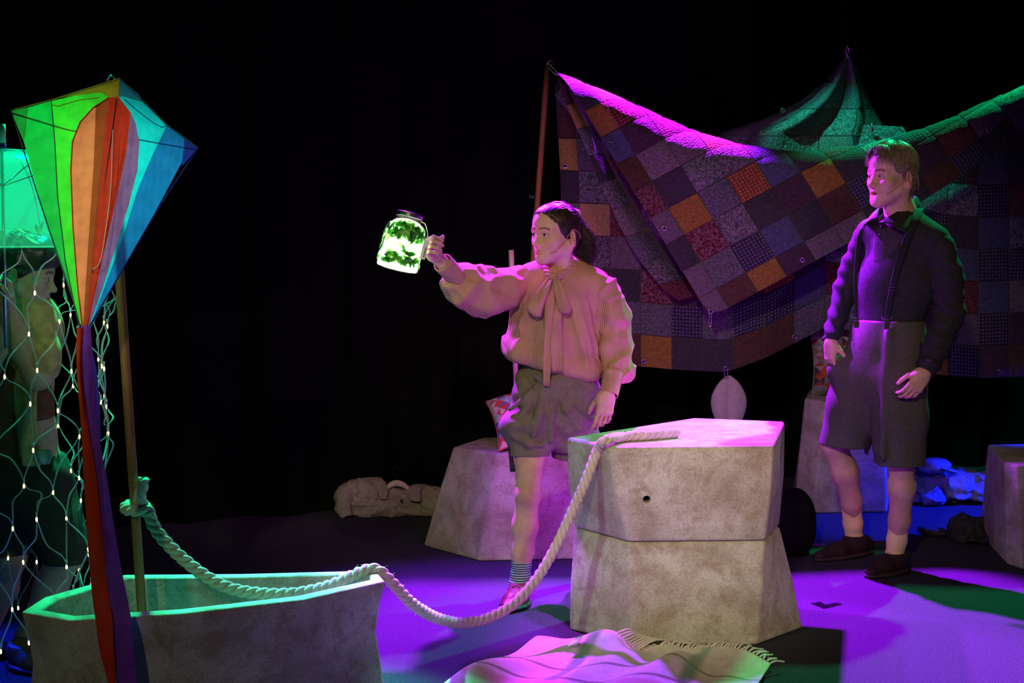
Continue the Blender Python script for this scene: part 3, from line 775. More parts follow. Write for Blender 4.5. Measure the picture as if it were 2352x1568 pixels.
for nm, l, r_, m_ in (('edge_hem', [L_, (110, 520), (168, 690), B_], .0022, DKG), ('edge_hem', [L_, (118, 230), (200, 204), T], .0022, SAIL['olive']), ('edge_hem', [T, (332, 236), (383, 287), R_], .0022, SAIL['teal']), ('edge_hem', [R_, (360, 484), (286, 612), B_], .0022, SAIL['navy']),
                      ('seam', [(118, 232), (126, 330), (132, 450), (150, 600), (178, 735)], .0015, DKG), ('seam', [(118, 240), (133, 244), (180, 230), (228, 224)], .0013, SAIL['olive']), ('seam', [(284, 226), (310, 250), (352, 282), (372, 292), (383, 289)], .0013, SAIL['blue']),
                      ('arch_hem', [(250, 224), (215, 246), (184, 280), (166, 325), (162, 390), (167, 520), (178, 660), (190, 760)], .0016, SAIL['red'])):
    P = np.array(kp(l)); P = np.concatenate([np.linspace(P[i], P[i+1], 8, endpoint=False) for i in range(len(P)-1)]+[P[-1:]])
    V, Fl = tube(P, r_, 6); obj(nm, V, Fl, m_, kite)
for l, off in (([T, (235, 460), B_], .004), ([L_, (145, 290), (285, 310), R_], .006)):
    V, Fl = tube(np.array(kp(l, off)), .0014, 8); obj('spar', V, Fl, BLACK, kite)
STR = plain('kite_string', (.55, .50, .48, 1), .6)
V, Fl = tube(smooth_path(kp([(259, 298), (256, 400), (253, 448), (244, 520), (230, 600), (210, 620)], -.016), .01), .0012, 6); obj('bridle_line', V, Fl, STR, kite)
V, Fl = ball(W(210, 620, kY(210, 620)-.016), .004, 8, 6); obj('bridle_toggle', V, Fl, STEEL, kite)
# tail ribbons
def ribbon(name, l, mat, n=3, curl=.006):
    P = smooth_path([np.array([a, b, c, d]) for a, b, c, d in l], 25)
    V = []
    for k, (xa, xb, y, Yd) in enumerate(P):
        for q in range(n+1):
            s = q/n; V.append(W(xa+(xb-xa)*s, y, Yd-curl*math.sin(s*PI)-.004*math.sin(y/60+s)))
    return obj(name, np.array(V), grid_faces(len(P), n+1), mat, kite, True)
ribbon('red_tail', [(176, 190, 752, 3.995), (176, 188, 850, 3.99), (186, 203, 980, 3.985), (192, 222, 1100, 3.98), (201, 236, 1240, 3.97), (212, 250, 1370, 3.96), (219, 258, 1420, 3.94), (228, 262, 1490, 3.93), (248, 266, 1570, 3.925), (262, 272, 1660, 3.92)], SAIL['red'])
ribbon('violet_tail', [(186, 208, 748, 4.0), (178, 214, 830, 3.997), (196, 222, 930, 3.993), (204, 234, 1040, 3.99), (216, 246, 1100, 3.985), (228, 258, 1180, 3.98), (238, 276, 1290, 3.972), (252, 296, 1390, 3.962), (259, 302, 1430, 3.945), (264, 310, 1520, 3.935), (278, 318, 1600, 3.93), (296, 322, 1660, 3.925)], SAIL['violet'])
ribbon('magenta_tail', [(180, 200, 752, 4.006), (184, 222, 850, 4.003), (190, 230, 960, 4.0), (200, 232, 1060, 3.995), (214, 240, 1160, 3.99), (232, 250, 1240, 3.985), (240, 246, 1290, 3.98)], SAIL['magenta'])

# ============================================================ ROPE
def mat_rope():
    t = NT('hemp_rope'); n = t.noise(300, 3, .6); b = t.noise(9, 3)
    c = t.mix(.4, t.ramp(b, [(.3, (.46, .38, .28, 1)), (.7, (.66, .57, .45, 1))]), t.ramp(n, [(.35, (.25, .2, .14, 1)), (.65, (.85, .77, .64, 1))]))
    t.bump(n, .5, .003); return t.set(c, .9, .15)
ROPE = mat_rope()
rz = .735+.019
pr = [W(330, 1100, 4.33), W(324, 1128, 4.33), W(320, 1152, 4.335), W(334, 1163, 4.355), W(312, 1158, 4.395), W(290, 1163, 4.372), W(296, 1171, 4.33), W(322, 1172, 4.325), W(343, 1176, 4.335), W(348, 1198, 4.335), W(373, 1236, 4.33), W(420, 1283, 4.33), W(480, 1328, 4.33), W(540, 1354, 4.33), W(610, 1364, 4.335), W(680, 1362, 4.36), W(750, 1347, 4.42), W(800, 1326, 4.47), W(840, 1309, 4.51), W(868, 1309, 4.52), W(896, 1333, 4.53), W(945, 1384, 4.6), W(1000, 1417, 4.75), W(1060, 1430, 4.9), W(1120, 1419, 5.0), W(1180, 1386, 5.08), W(1230, 1332, 5.14), W(1270, 1267, 5.18), W(1310, 1184, 5.2), W(1345, 1104, 5.215), W(1372, 1036, 5.235), Gd(1392, 1011, rz+.006), Gd(1430, 1003, rz), Gd(1480, 1000, rz), Gd(1530, 996, rz), Gd(1558, 993, rz)]
RP = smooth_path(pr, .006); seg = np.linalg.norm(np.diff(RP, axis=0), axis=1); ss = np.concatenate([[0], np.cumsum(seg)])
RP = np.stack([np.interp(np.arange(0, ss[-1], .0065), ss, RP[:, k]) for k in range(3)], 1); ss = np.arange(len(RP))*.0065
T_, N_, Bv = frames(RP)
rope = thing('hemp_rope', 'thick twisted hemp rope tied to the mast and trailing onto the upper block', 'rope', tuple(RP[len(RP)//2]))
for k in range(3):
    ph = -2*PI*ss/.088+2*PI*k/3
    C_ = RP+.0098*(np.cos(ph)[:, None]*N_+np.sin(ph)[:, None]*Bv)
    V, Fl = tube(C_, .0108, 8); obj('strand', V, Fl, ROPE, rope)
rs = np.random.RandomState(3); hairs = []
for _ in range(420):
    i = rs.randint(2, len(RP)-2); a = rs.rand()*6.28; d = np.cos(a)*N_[i]+np.sin(a)*Bv[i]
    p0 = RP[i]+d*.018; p1 = p0+d*.006*rs.rand()+T_[i]*.008*(rs.rand()-.3); p2 = p1+d*.008*rs.rand()+T_[i]*.012*rs.randn()*.6
    hairs.append(tube(np.array([p0, p1, p2]), [.0007, .0006, .0003], 3, False))
V, Fq = merge(hairs); tag(obj('loose_fibres', V, Fq, ROPE, rope), kind='stuff')

# ============================================================ BLANKET on the floor
def mat_blanket():
    t = NT('wool_blanket'); uv = t.coord('UV'); sp = t.n('ShaderNodeSeparateXYZ'); t.l(uv, sp.inputs[0]); u, v = sp.outputs[0], sp.outputs[1]
    band = lambda x, c, w, s: t.ramp(t.math('ABSOLUTE', t.math('SUBTRACT', x, c)), [(max(0, w-s), (1, 1, 1, 1)), (w, (0, 0, 0, 1))])
    col = t.ramp(t.noise(30, 3), [(.3, (.62, .55, .47, 1)), (.7, (.78, .70, .61, 1))])
    for x, c, w, s, cc in ((u, .30, .035, .02, (.12, .33, .14, 1)), (v, .66, .012, .006, (.20, .17, .07, 1)), (v, .42, .05, .02, (.60, .32, .27, 1)), (u, .78, .03, .02, (.12, .33, .14, 1)), (v, .50, .012, .006, (.20, .17, .07, 1)), (v, .20, .03, .02, (.12, .33, .14, 1))):
        col = t.mix(t.math('MULTIPLY', band(x, c, w, s), .85), col, cc)
    f = t.noise(500, 3); t.bump(f, .4, .003); t.b.inputs['Sheen Weight'].default_value = .3
    return t.set(col, .95, .1)
BLK = mat_blanket()
def blanket_pt(u, v):
    # v = 1 far edge, v = 0 near edge (below the frame)
    far = np.array([Gd(1232, 1482), Gd(1330, 1488), Gd(1440, 1497), Gd(1520, 1498), Gd(1640, 1506), Gd(1770, 1548)]); near = np.array([Gd(930, 1640), Gd(1060, 1660), Gd(1200, 1680), Gd(1350, 1690), Gd(1520, 1690), Gd(1690, 1660)])
    s = u*5; i = min(4, int(s)); f = s-i
    a = far[i]*(1-f)+far[i+1]*f; b = near[i]*(1-f)+near[i+1]*f
    p = b+(a-b)*v
    h = .010+.014*(1+math.sin(u*9+v*5+.8*math.sin(v*8)))*(.3+.7*math.sin(min(1, v*1.3)*PI*.6))+.010*(1+math.sin(u*21-v*11))
    h += .050*math.exp(-((u-.36)/.09)**2-((v-.93)/.10)**2)          # ruck of cloth near the tag
    h += .045*math.exp(-((u-.72)/.07)**2-((v-.72-.3*(u-.72))/.16)**2)+.03*math.exp(-((u-.9)/.05)**2-((v-.75)/.12)**2)
    h -= .02*math.exp(-((u-.5)/.10)**2-((v-.96)/.06)**2)
    return p+A3(0, 0, max(.006, h))
nu, nv = 150, 70
V = np.array([blanket_pt(i/(nu-1), j/(nv-1)) for i in range(nu) for j in range(nv)]); UV = np.array([[i/(nu-1), j/(nv-1)] for i in range(nu) for j in range(nv)])
bl = thing('wool_blanket', 'pale wool blanket with green stripes and fringe lying before the blocks', 'blanket', tuple(Gd(1400, 1560)))
o = obj('cloth', V, grid_faces(nu, nv), BLK, bl, True, None, UV)
md = o.modifiers.new('s', 'SOLIDIFY'); md.thickness = .005; md.offset = -1; apply_mods(o)
rs = np.random.RandomState(5)
for k in range(46):
    u = .44+.56*k/45.0; p = blanket_pt(u, 1.0); q = blanket_pt(u, .9); d = nrm((p-q)*A3(1, 1, 0))+A3(.55, 0, 0)*(.3+u*.6); d = nrm(d+rs.randn(3)*.22*A3(1, 1, 0))
    Lg = .055+.02*rs.rand(); P = smooth_path([p-d*.004, p+d*Lg*.4+A3(0, 0, .012*rs.rand()), p+d*Lg*.8+A3(rs.randn()*.008, 0, -.003), p+d*Lg+A3(rs.randn()*.01, 0, -.006)], .008)
    P[:, 2] = np.maximum(P[:, 2], .005); V, Fl = tube(P, np.linspace(.0042, .0030, len(P)), 6); obj('tassel', V, Fl, BLK, bl)
for k in range(9):
    u = .37+.012*k; p = blanket_pt(u, .97); e = W(1474+k*9, 1462+k*4+3*(k % 2), 5.15)
    e[2] = max(e[2], .02); P = smooth_path([p, (p+e)/2+A3(0, 0, .02), e], .008); V, Fl = tube(P, np.linspace(.0045, .0032, len(P)), 6); obj('tassel', V, Fl, BLK, bl)
p = blanket_pt(.235, .83); 
V = np.array([p+A3(-.012+.038*a+.018*b, -.03*(1-b)-.01, .012+.012*a+.022*b) for a in np.linspace(0, 1, 5) for b in np.linspace(0, 1, 4)])
tg = obj('care_tag', V, grid_faces(5, 4), plain('tag_white', (.8, .8, .8, 1), .6), bl, label='small white care tag')
md = tg.modifiers.new('s', 'SOLIDIFY'); md.thickness = .0012; apply_mods(tg)
for a in range(4):
    q = p+A3(.014+.005*a, -.018, .030+.001*a); V, Fl = boxm(q, (.0028, .001, .006)); obj('tag_print', V, Fl, BLACK, tg)

# ============================================================ CUSHIONS
def mat_triangles(name, cols, n):
    t = NT(name); uv = t.coord('UV'); sc = t.n('ShaderNodeVectorMath', operation='SCALE'); t.l(uv, sc.inputs[0]); sc.inputs['Scale'].default_value = n
    fr = t.n('ShaderNodeVectorMath', operation='FRACTION'); t.l(sc.outputs[0], fr.inputs[0]); fl_ = t.n('ShaderNodeVectorMath', operation='FLOOR'); t.l(sc.outputs[0], fl_.inputs[0])
    s = t.n('ShaderNodeSeparateXYZ'); t.l(fr.outputs[0], s.inputs[0]); s2 = t.n('ShaderNodeSeparateXYZ'); t.l(fl_.outputs[0], s2.inputs[0])
    a = t.math('GREATER_THAN', t.math('ADD', s.outputs[0], s.outputs[1]), 1.0); b = t.math('GREATER_THAN', s.outputs[0], s.outputs[1])
    cb = t.n('ShaderNodeCombineXYZ'); t.l(s2.outputs[0], cb.inputs[0]); t.l(s2.outputs[1], cb.inputs[1]); t.l(t.math('ADD', a, t.math('MULTIPLY', b, 2.0)), cb.inputs[2])
    wn = t.n('ShaderNodeTexWhiteNoise', noise_dimensions='3D'); t.l(cb.outputs[0], wn.inputs['Vector'])
    col = t.ramp(wn.outputs['Value'], [(i/len(cols), c) for i, c in enumerate(cols)])
    t.t.nodes[col.node.name].color_ramp.interpolation = 'CONSTANT'
    t.bump(t.noise(400, 2), .15, .002); return t.set(col, .85, .15)
def cushion(name, label, c, size, thick, R, mat, group=None):
    n = 25; g_ = np.linspace(-1, 1, n); V = []; UV = []
    for side in (-1, 1):
        for a in g_:
            for b in g_:
                pin = 1-.10*(1-abs(a)**2)*abs(b)**3; pin2 = 1-.10*(1-abs(b)**2)*abs(a)**3
                th = thick*max(0, (1-a**4)*(1-b**4))**.55
                w = .006*math.sin(a*9+b*5)*max(0, (1-a*a)*(1-b*b))
                V.append([a*size/2*pin2, side*(th/2+w*side), b*size/2*pin]); UV.append([(a+1)/2, (b+1)/2])
    Fa = grid_faces(n, n); Fb = grid_faces(n, n)[:, ::-1]+n*n
    V = np.array(V)@np.asarray(R).T+np.asarray(c)
    o = thing(name, label, 'cushion', tuple(c), group)
    bo_ = obj('cover', V, np.concatenate([Fa, Fb]), mat, o, True, None, np.array(UV))
    ring = [[a, 0, -1] for a in g_]+[[1, 0, b] for b in g_]+[[a, 0, 1] for a in g_[::-1]]+[[-1, 0, b] for b in g_[::-1]]
    ring = np.array([[a*(1-.10*(1-b*b)*abs(a)**3), 0, b*(1-.10*(1-a*a)*abs(b)**3)] for a, _, b in ring])*A3(size/2, 1, size/2)@np.asarray(R).T+np.asarray(c); V, Fl = tube(ring, .004, 6, False); obj('piping', V, Fl, mat, o)
    return o
def rot(ax, d): return np.array(Matrix.Rotation(math.radians(d), 3, ax))
TRI_A = mat_triangles('triangle_print_bright', [(.75, .05, .04, 1), (.62, .58, .6, 1), (.12, .16, .5, 1), (.55, .1, .1, 1), (.35, .45, .7, 1), (.7, .45, .5, 1)], 6)
TRI_B = mat_triangles('triangle_print_autumn', [(.42, .09, .03, 1), (.34, .30, .24, 1), (.05, .05, .06, 1), (.17, .2, .18, 1), (.3, .06, .03, 1), (.22, .14, .07, 1)], 7)
cushion('throw_cushion', 'red, white and blue triangle-print cushion leaning behind the woman', W(1207, 953, 6.80), .335, .11, rot('Y', -18)@rot('X', -50), TRI_A, 'patterned throw cushions')
cushion('throw_cushion', 'rust and grey harlequin cushion standing on the block behind the man', W(1938, 829, 7.80), .38, .13, rot('Z', 8)@rot('X', -8), TRI_B, 'patterned throw cushions')

# ============================================================ CLOTHES ON THE FLOOR
def lump_mesh(lo, hi, h, prims, wr, seed, f=30, cutz=0.004):
    fd_ = Field(lo, hi, h)
    for p in prims: fd_.ell(p[0], p[1], p[2] if len(p) > 2 else .03)
    fd_.warp(lambda X, Y, Z: wr*sines(X, Y, Z, f, seed)+wr*1.5*(.5-np.abs(sines(X, Y, Z, f*.8, seed+1)))+wr*.5*(.5-np.abs(sines(X, Y, Z, f*2, seed+2))))
    fd_.cut((0, 0, cutz), (0, 0, -1)); return fd_.mesh()
KHAKI = cloth('khaki_cotton', (.30, .27, .19, 1), .2, 50)
jc = Gd(892, 1192); J0 = np.array([jc[0], 7.60, 0]); mpp = J0[1]/FPX
jx = lambda px: (px-1176)*mpp
jz = lambda py: CAMH-(py-535)*mpp*1.003
jk = thing('khaki_jacket', 'crumpled khaki jacket on a hanger lying against the black drape', 'jacket', tuple(J0))
pr_ = [(A3(jx(880), J0[1], .06), A3(.22, .09, .085)), (A3(jx(815), J0[1]-.03, .08), A3(.085, .08, .085)), (A3(jx(955), J0[1]+.02, .08), A3(.13, .08, .09)), (A3(jx(850), J0[1]+.03, .12), A3(.10, .06, .07)), (A3(jx(985), J0[1], .05), A3(.08, .08, .07)), (A3(jx(860), J0[1]-.05, .03), A3(.12, .05, .05))]
V, Fq = lump_mesh(J0+A3(-.36, -.24, -.02), J0+A3(.36, .26, .32), .005, pr_, .013, 4, 48); obj('body', V, Fq, KHAKI, jk)
for pts, nm in (([(858, 1108), (836, 1118), (842, 1140), (866, 1146), (868, 1124)], 'collar'), ([(878, 1110), (866, 1126), (872, 1146), (888, 1146), (892, 1118)], 'collar'), ([(944, 1112), (936, 1126), (942, 1150), (966, 1152), (966, 1120)], 'lapel')):
    P = np.array([W(x, y, J0[1]-.115+.10*((1150-y)/42)) for x, y in pts]); P2 = P+A3(.004, .02, -.006)
    n = len(P); o = obj(nm, np.concatenate([P, P2]), [list(range(n))[::-1], list(range(n, 2*n))]+[[k, (k+1) % n, n+(k+1) % n, n+k] for k in range(n)], KHAKI, jk, False)
    md = o.modifiers.new('b', 'BEVEL'); md.width = .006; md.segments = 3; apply_mods(o)
    for p in o.data.polygons: p.use_smooth = True
V, Fl = lathe([(.0001, .003), (.007, .003), (.008, 0), (.007, -.003), (.0001, -.003)], 16, frameM(W(922, 1150, J0[1]-.118), A3(1, 0, 0), A3(0, 0, 1), A3(0, -1, 0))); obj('button', V, Fl, BLACK, jk)
P = smooth_path([W(792, 1176, J0[1]-.10), W(788, 1150, J0[1]-.09), W(798, 1130, J0[1]-.05), W(830, 1122, J0[1]-.02), W(862, 1140, J0[1]-.02)], .008)
fd_ = Field(*lim(*P, m=.08), .005); fd_.chain(P[::3], list(np.linspace(.040, .052, len(P[::3]))), .02); fd_.warp(lambda X, Y, Z: .010*(.5-np.abs(sines(X, Y, Z, 75, 31)))); fd_.cap(P[0]-(P[4]-P[0]), P[3], .028, .028, .004, 'sub'); fd_.cut((0, 0, .004), (0, 0, -1)); V, Fq = fd_.mesh(); obj('sleeve', V, Fq, KHAKI, jk)
hg = thing('coat_hanger', 'pale wooden coat hanger with dark hook sticking out of khaki jacket', 'hanger', tuple(W(913, 1120, J0[1]-.02)))
arc = smooth_path([W(884, 1128, J0[1]-.03), W(894, 1112, J0[1]-.03), W(911, 1106, J0[1]-.03), W(930, 1112, J0[1]-.03), W(944, 1126, J0[1]-.03)], .01)
V = []
for k, p in enumerate(arc):
    for a in range(10): an = 2*PI*a/10; V.append(p+A3(0, math.cos(an)*.012, math.sin(an)*.018-.008))
Fl = grid_faces(len(arc), 10, True).tolist()+[list(range(10))[::-1], list(range(len(V)-10, len(V)))]
obj('wooden_arm', np.array(V), Fl, bpy.data.materials['pale_wood'], hg)
V, Fl = tube(smooth_path([W(909, 1104, J0[1]-.03), W(908, 1092, J0[1]-.03), W(901, 1084, J0[1]-.03), W(902, 1076, J0[1]-.03), W(911, 1073, J0[1]-.03), W(920, 1079, J0[1]-.03)], .004), .0026, 7); obj('hook', V, Fl, BLACK, hg)
# blue-lit clothes at the back right
DENIM = cloth('grey_blue_cotton', (.20, .21, .24, 1), .25, 30); DARKC = cloth('dark_cotton', (.03, .03, .034, 1), .25, 40)
def heap(name, label, pxs, Y, prims, wr, seed, mat, kk=.02):
    c = W(*pxs, Y); c[2] = 0; mp_ = Y/FPX
    P = [(A3((a-1176)*mp_, Y+dy, max(.02, CAMH-(b-535)*mp_)), A3(rx*mp_, ry, rz_*mp_), kk) for a, b, dy, rx, ry, rz_ in prims]
    lo = np.min([p[0]-p[1] for p in P], 0)-.05; hi = np.max([p[0]+p[1] for p in P], 0)+.05; lo[2] = -.02
    V, Fq = lump_mesh(lo, hi, .0055, P, wr, seed, 52); o = obj(name, V, Fq, mat, None); return tag(o, label, 'clothes')
heap('clothes_heap', 'heap of blue-lit grey clothes on the floor under a flat cap', (2190, 1140), 8.0, [(2130, 1128, 0, 38, .12, 34), (2165, 1110, .05, 45, .14, 34), (2205, 1118, 0, 46, .15, 36), (2255, 1122, 0, 48, .14, 34), (2300, 1128, .05, 40, .13, 30), (2140, 1140, -.08, 34, .1, 20)], .017, 8, DENIM)
heap('dark_clothes', 'heap of dark clothes on the floor beside the edge block', (2250, 1250), 6.95, [(2230, 1232, 0, 36, .10, 26), (2246, 1222, .05, 32, .11, 30), (2258, 1245, .02, 26, .10, 24), (2248, 1265, -.05, 30, .07, 12)], .015, 12, DARKC)
o = heap('rolled_garment', 'small dark rolled garment lying alone on the blue floor', (2160, 1225), 7.05, [(2136, 1222, 0, 18, .06, 9), (2158, 1228, 0, 24, .06, 8), (2172, 1234, 0, 12, .05, 6)], .004, 14, DARKC)
o = heap('black_bag', 'rounded black bag on the floor behind the near block stack', (1835, 1250), 6.7, [(1834, 1172, 0, 36, .11, 44), (1826, 1212, 0, 46, .13, 62), (1816, 1240, 0, 52, .14, 50)], .003, 15, cloth('black_nylon', (.004, .004, .005, 1), .2), .09); o['category'] = 'bag'
capY = 7.93; cp = thing('flat_cap', 'blue-lit flat cap with a stiff peak lying on the clothes heap', 'cap', tuple(W(2160, 1070, capY)))
fd_ = Field(W(2110, 1100, capY)+A3(-.03, -.22, -.03), W(2215, 1040, capY)+A3(.04, .2, .04), .005)
fd_.ell(W(2150, 1066, capY), A3(.085, .10, .034)).ell(W(2140, 1072, capY), A3(.075, .10, .035), .02); fd_.warp(lambda X, Y, Z: .003*sines(X, Y, Z, 50, 3)); V, Fq = fd_.mesh(); obj('crown', V, Fq, DENIM, cp)
fd_ = Field(W(2140, 1110, capY)+A3(-.03, -.22, -.03), W(2230, 1040, capY)+A3(.06, .2, .04), .004)
fd_.ell(W(2176, 1077, capY-.06), A3(.062, .075, .010), R=rot('Y', 14)); V, Fq = fd_.mesh(); obj('peak', V, Fq, DENIM, cp)
# tape mark on the floor
TAPE = plain('floor_tape', (.006, .005, .008, 1), 1.0, 0.0)
P = [Gd(1862, 1385, .002), Gd(1884, 1381, .002), Gd(1896, 1388, .002), Gd(1922, 1383, .002), Gd(1934, 1387, .002), Gd(1892, 1397, .002)]
V = np.concatenate([P, np.array(P)+A3(0, 0, -.0015)]); n = len(P)
tag(obj('floor_tape', V, [list(range(n)), list(range(n, 2*n))[::-1]]+[[k, n+k, n+(k+1) % n, (k+1) % n] for k in range(n)], TAPE, None, False), 'dark strip of marking tape stuck on the magenta-lit floor', 'tape')
# ============================================================ PEOPLE: shared parts
def mat_skin(name, c):
    t = NT(name); at = t.n('ShaderNodeAttribute', attribute_name='Col')
    n = t.noise(30, 4, .6); f = t.noise(350, 3)
    base = t.ramp(n, [(.3, dark(c, .88)), (.7, dark(c, 1.1))])
    col = t.mix(1.0, base, at.outputs['Color'], 'MULTIPLY')
    t.bump(f, .08, .002)
    t.b.inputs['Subsurface Weight'].default_value = .12; t.b.inputs['Subsurface Radius'].default_value = (.01, .004, .002); t.b.inputs['Subsurface Scale'].default_value = .5
    return t.set(col, .48, .35)
SKIN_W = mat_skin('skin_fair', (.60, .37, .26, 1)); SKIN_M = mat_skin('skin_pale', (.58, .35, .26, 1)); SKIN_L = mat_skin('skin_warm', (.46, .28, .19, 1))
EYEW = plain('eye_white', (.75, .73, .70, 1), .15, .5); IRIS = plain('iris_brown', (.05, .028, .015, 1), .1, .6)
def mat_hair(name, c1, c2):
    t = NT(name); n = t.noise(60, 3); t.set(t.ramp(n, [(.3, c1), (.7, c2)]), .38, .5); t.b.inputs['Anisotropic'].default_value = .4; return t.m
HAIR_W = mat_hair('hair_dark_brown', (.018, .010, .007, 1), (.045, .026, .018, 1)); HAIR_M = mat_hair('hair_ash_blond', (.11, .08, .05, 1), (.27, .20, .125, 1)); HAIR_L = mat_hair('hair_black', (.008, .006, .005, 1), (.02, .015, .012, 1))
def basis(fwd, up=(0, 0, 1), roll=0.0):
    f = nrm(fwd); u = np.asarray(up, float); u = nrm(u-f*np.dot(u, f)); a = np.cross(u, f)
    if roll: c, s = math.cos(roll), math.sin(roll); a, u = a*c+u*s, u*c-a*s
    return a, f, u
def head_field(neck_to, mouth_open=0.0, h=.0022, male=False):
    fd = Field((-.105, -.130, -.255), (.105, .128, .135), h); e = fd.ell; c = fd.cap
    e((0, -.014, .034), (.0745, .096, .084)); e((0, .030, .045), (.062, .058, .058), .03)
    e((0, .022, -.040), (.057, .064, .078), .03); e((0, .052, -.064), (.036, .034, .034), .03)
    jw = .056 if male else .050; cr = .021 if male else .017
    for s in (-1, 1):
        c((s*jw, .004, -.058), (s*.016, .066, -.102), .015, .014, .03)
        e((s*.043, .055 if male else .050, -.024), (.021, .022, .02), .03)
        c((s*.046, .068, .0165), (s*.013, .0805, .0155), .0085, .0085, .018)
    e((0, .068, -.100), (cr, .018, .017), .028)
    for s in (-1, 1):
        e((s*.0315, .094, -.001), (.017, .016, .0125), .018, 'sub')
        e((s*.0315, .0715, 0), (.0148, .0148, .0142), .004)
        e((s*.0315, .0865, -.0012), (.0122, .010, .0040 if male else .0053), .002, 'sub')
    c((0, .080, .010), (0, .1015, -.030), .0062, .0085, .014); e((0, .1035, -.034), (.0098, .0105, .0092), .008)
    for s in (-1, 1): e((s*.0125, .092, -.0385), (.0072, .0095, .0075), .008)
    for s in (-1, 1): e((s*.0062, .1005, -.0445), (.0035, .005, .0035), .003, 'sub')
    c((-.021, .0785, -.0665), (0, .0895, -.0625), .0042, .0056, .007); c((.021, .0785, -.0665), (0, .0895, -.0625), .0042, .0056, .007)
    c((-.017, .0785, -.0735), (.017, .0785, -.0735), .0052, .0052, .006); e((0, .0835, -.0745), (.013, .0075, .0062), .006)
    if mouth_open: e((0, .090, -.0695), (.0155, .020, .0045+.006*mouth_open), .003, 'sub')
    else: c((-.019, .086, -.0685), (.019, .086, -.0685), .0014, .0014, .002, 'sub'); 
    if not mouth_open: c((-.012, .0945, -.0683), (.012, .0945, -.0683), .0018, .0018, .002, 'sub')
    for s in (-1, 1):
        R = rot('Z', s*-22)@rot('X', -10)
        e((s*.0775, -.024, -.012), (.0085, .0185, .0315), .005, R=R)
        e((s*.0835, -.0205, -.008), (.0055, .0105, .0195), .004, 'sub', R=R)
        e((s*.079, -.016, -.008), (.004, .006, .012), .003, R=R)
    nt = np.asarray(neck_to, float); nr = .056 if male else .047
    c((0, -.020, -.055), nt*.75+A3(0, -.02, -.055)*.25, nr*.96, nr, .03); c(nt*.75+A3(0, -.02, -.055)*.25, nt, nr, nr*1.25, .03)
    for s in (-1, 1): c((s*.058, -.028, -.045), (s*.016, nt[1]+.045, nt[2]+.01), .012, .010, .03)
    if male: e((0, nt[1]*.5+.045, -.135), (.012, .014, .014), .02)
    return fd
def head_cols(V, brow, lip, male=False):
    a, b, c = V[:, 0], V[:, 1], V[:, 2]; C = np.ones((len(V), 3))
    def mixin(m, col): 
        nonlocal C
        C = C*(1-m[:, None])+np.asarray(col)*m[:, None]
    A_ = np.abs(a)
    mixin(.35*np.exp(-((A_-.040)/.020)**2-((c+.032)/.020)**2)*(b > .02), (1.05, .72, .66))
    mixin(.4*np.exp(-(a/.014)**2-((c+.036)/.013)**2)*(b > .08), (1.05, .75, .68))
    arch = .0215+.0035*np.sin(np.clip((A_-.012)/.04, 0, 1)*PI)-.004*np.clip((A_-.04)/.02, 0, 1)
    th = .0036 if male else .0028
    bm_ = np.exp(-((c-arch)/th)**2*.9)*(A_ > .011)*(A_ < .053)*(b > .03); mixin(np.clip(bm_*1.25, 0, .93), brow)
    sg = lambda x: 1/(1+np.exp(-np.clip(x, -30, 30)))
    up_l = sg((.0052*(1-(A_/.0245)**2)-np.abs(c+.0640))/.0007); lo_l = sg((.0062*(1-(A_/.0215)**2)-np.abs(c+.0738))/.0007)
    mixin(.8*np.maximum(up_l, lo_l)*sg((b-.074)/.0015), lip)
    er = np.sqrt(((A_-.0315)/.0135)**2+((c+.001)/.0066)**2)
    mixin(np.clip(.75*np.exp(-((er-1.0)/.16)**2)*(b > .05)*(c > -.004), 0, 1), (.22, .15, .13))
    mixin(.25*np.exp(-((A_-.0315)/.014)**2-((c+.011)/.006)**2)*(b > .05), (.8, .62, .6))
    ear = (A_ > .074) & (b < .0) & (b > -.05); mixin(.35*ear.astype(float), (1.05, .66, .58))
    return np.clip(C, 0, 1.3)
def eyes(root, M, gaze=(0, 1, 0), head=None):
    gz = nrm(gaze)
    for s in (-1, 1):
        c = A3(s*.0315, .0715, 0); V, Fl = ball(c, .0136, 18, 12); e = obj('eye', xf(V, M), Fl, EYEW, root)
        q = c+gz*.0092; u = nrm(np.cross(gz, [0, 0, 1])); w = np.cross(u, gz)
        V, Fl = lathe([(.0001, .0050), (.0040, .0046), (.0062, .0034), (.0066, .0015)], 18, frameM(q, u, w, gz)); obj('iris', xf(V, M), Fl, IRIS, e)
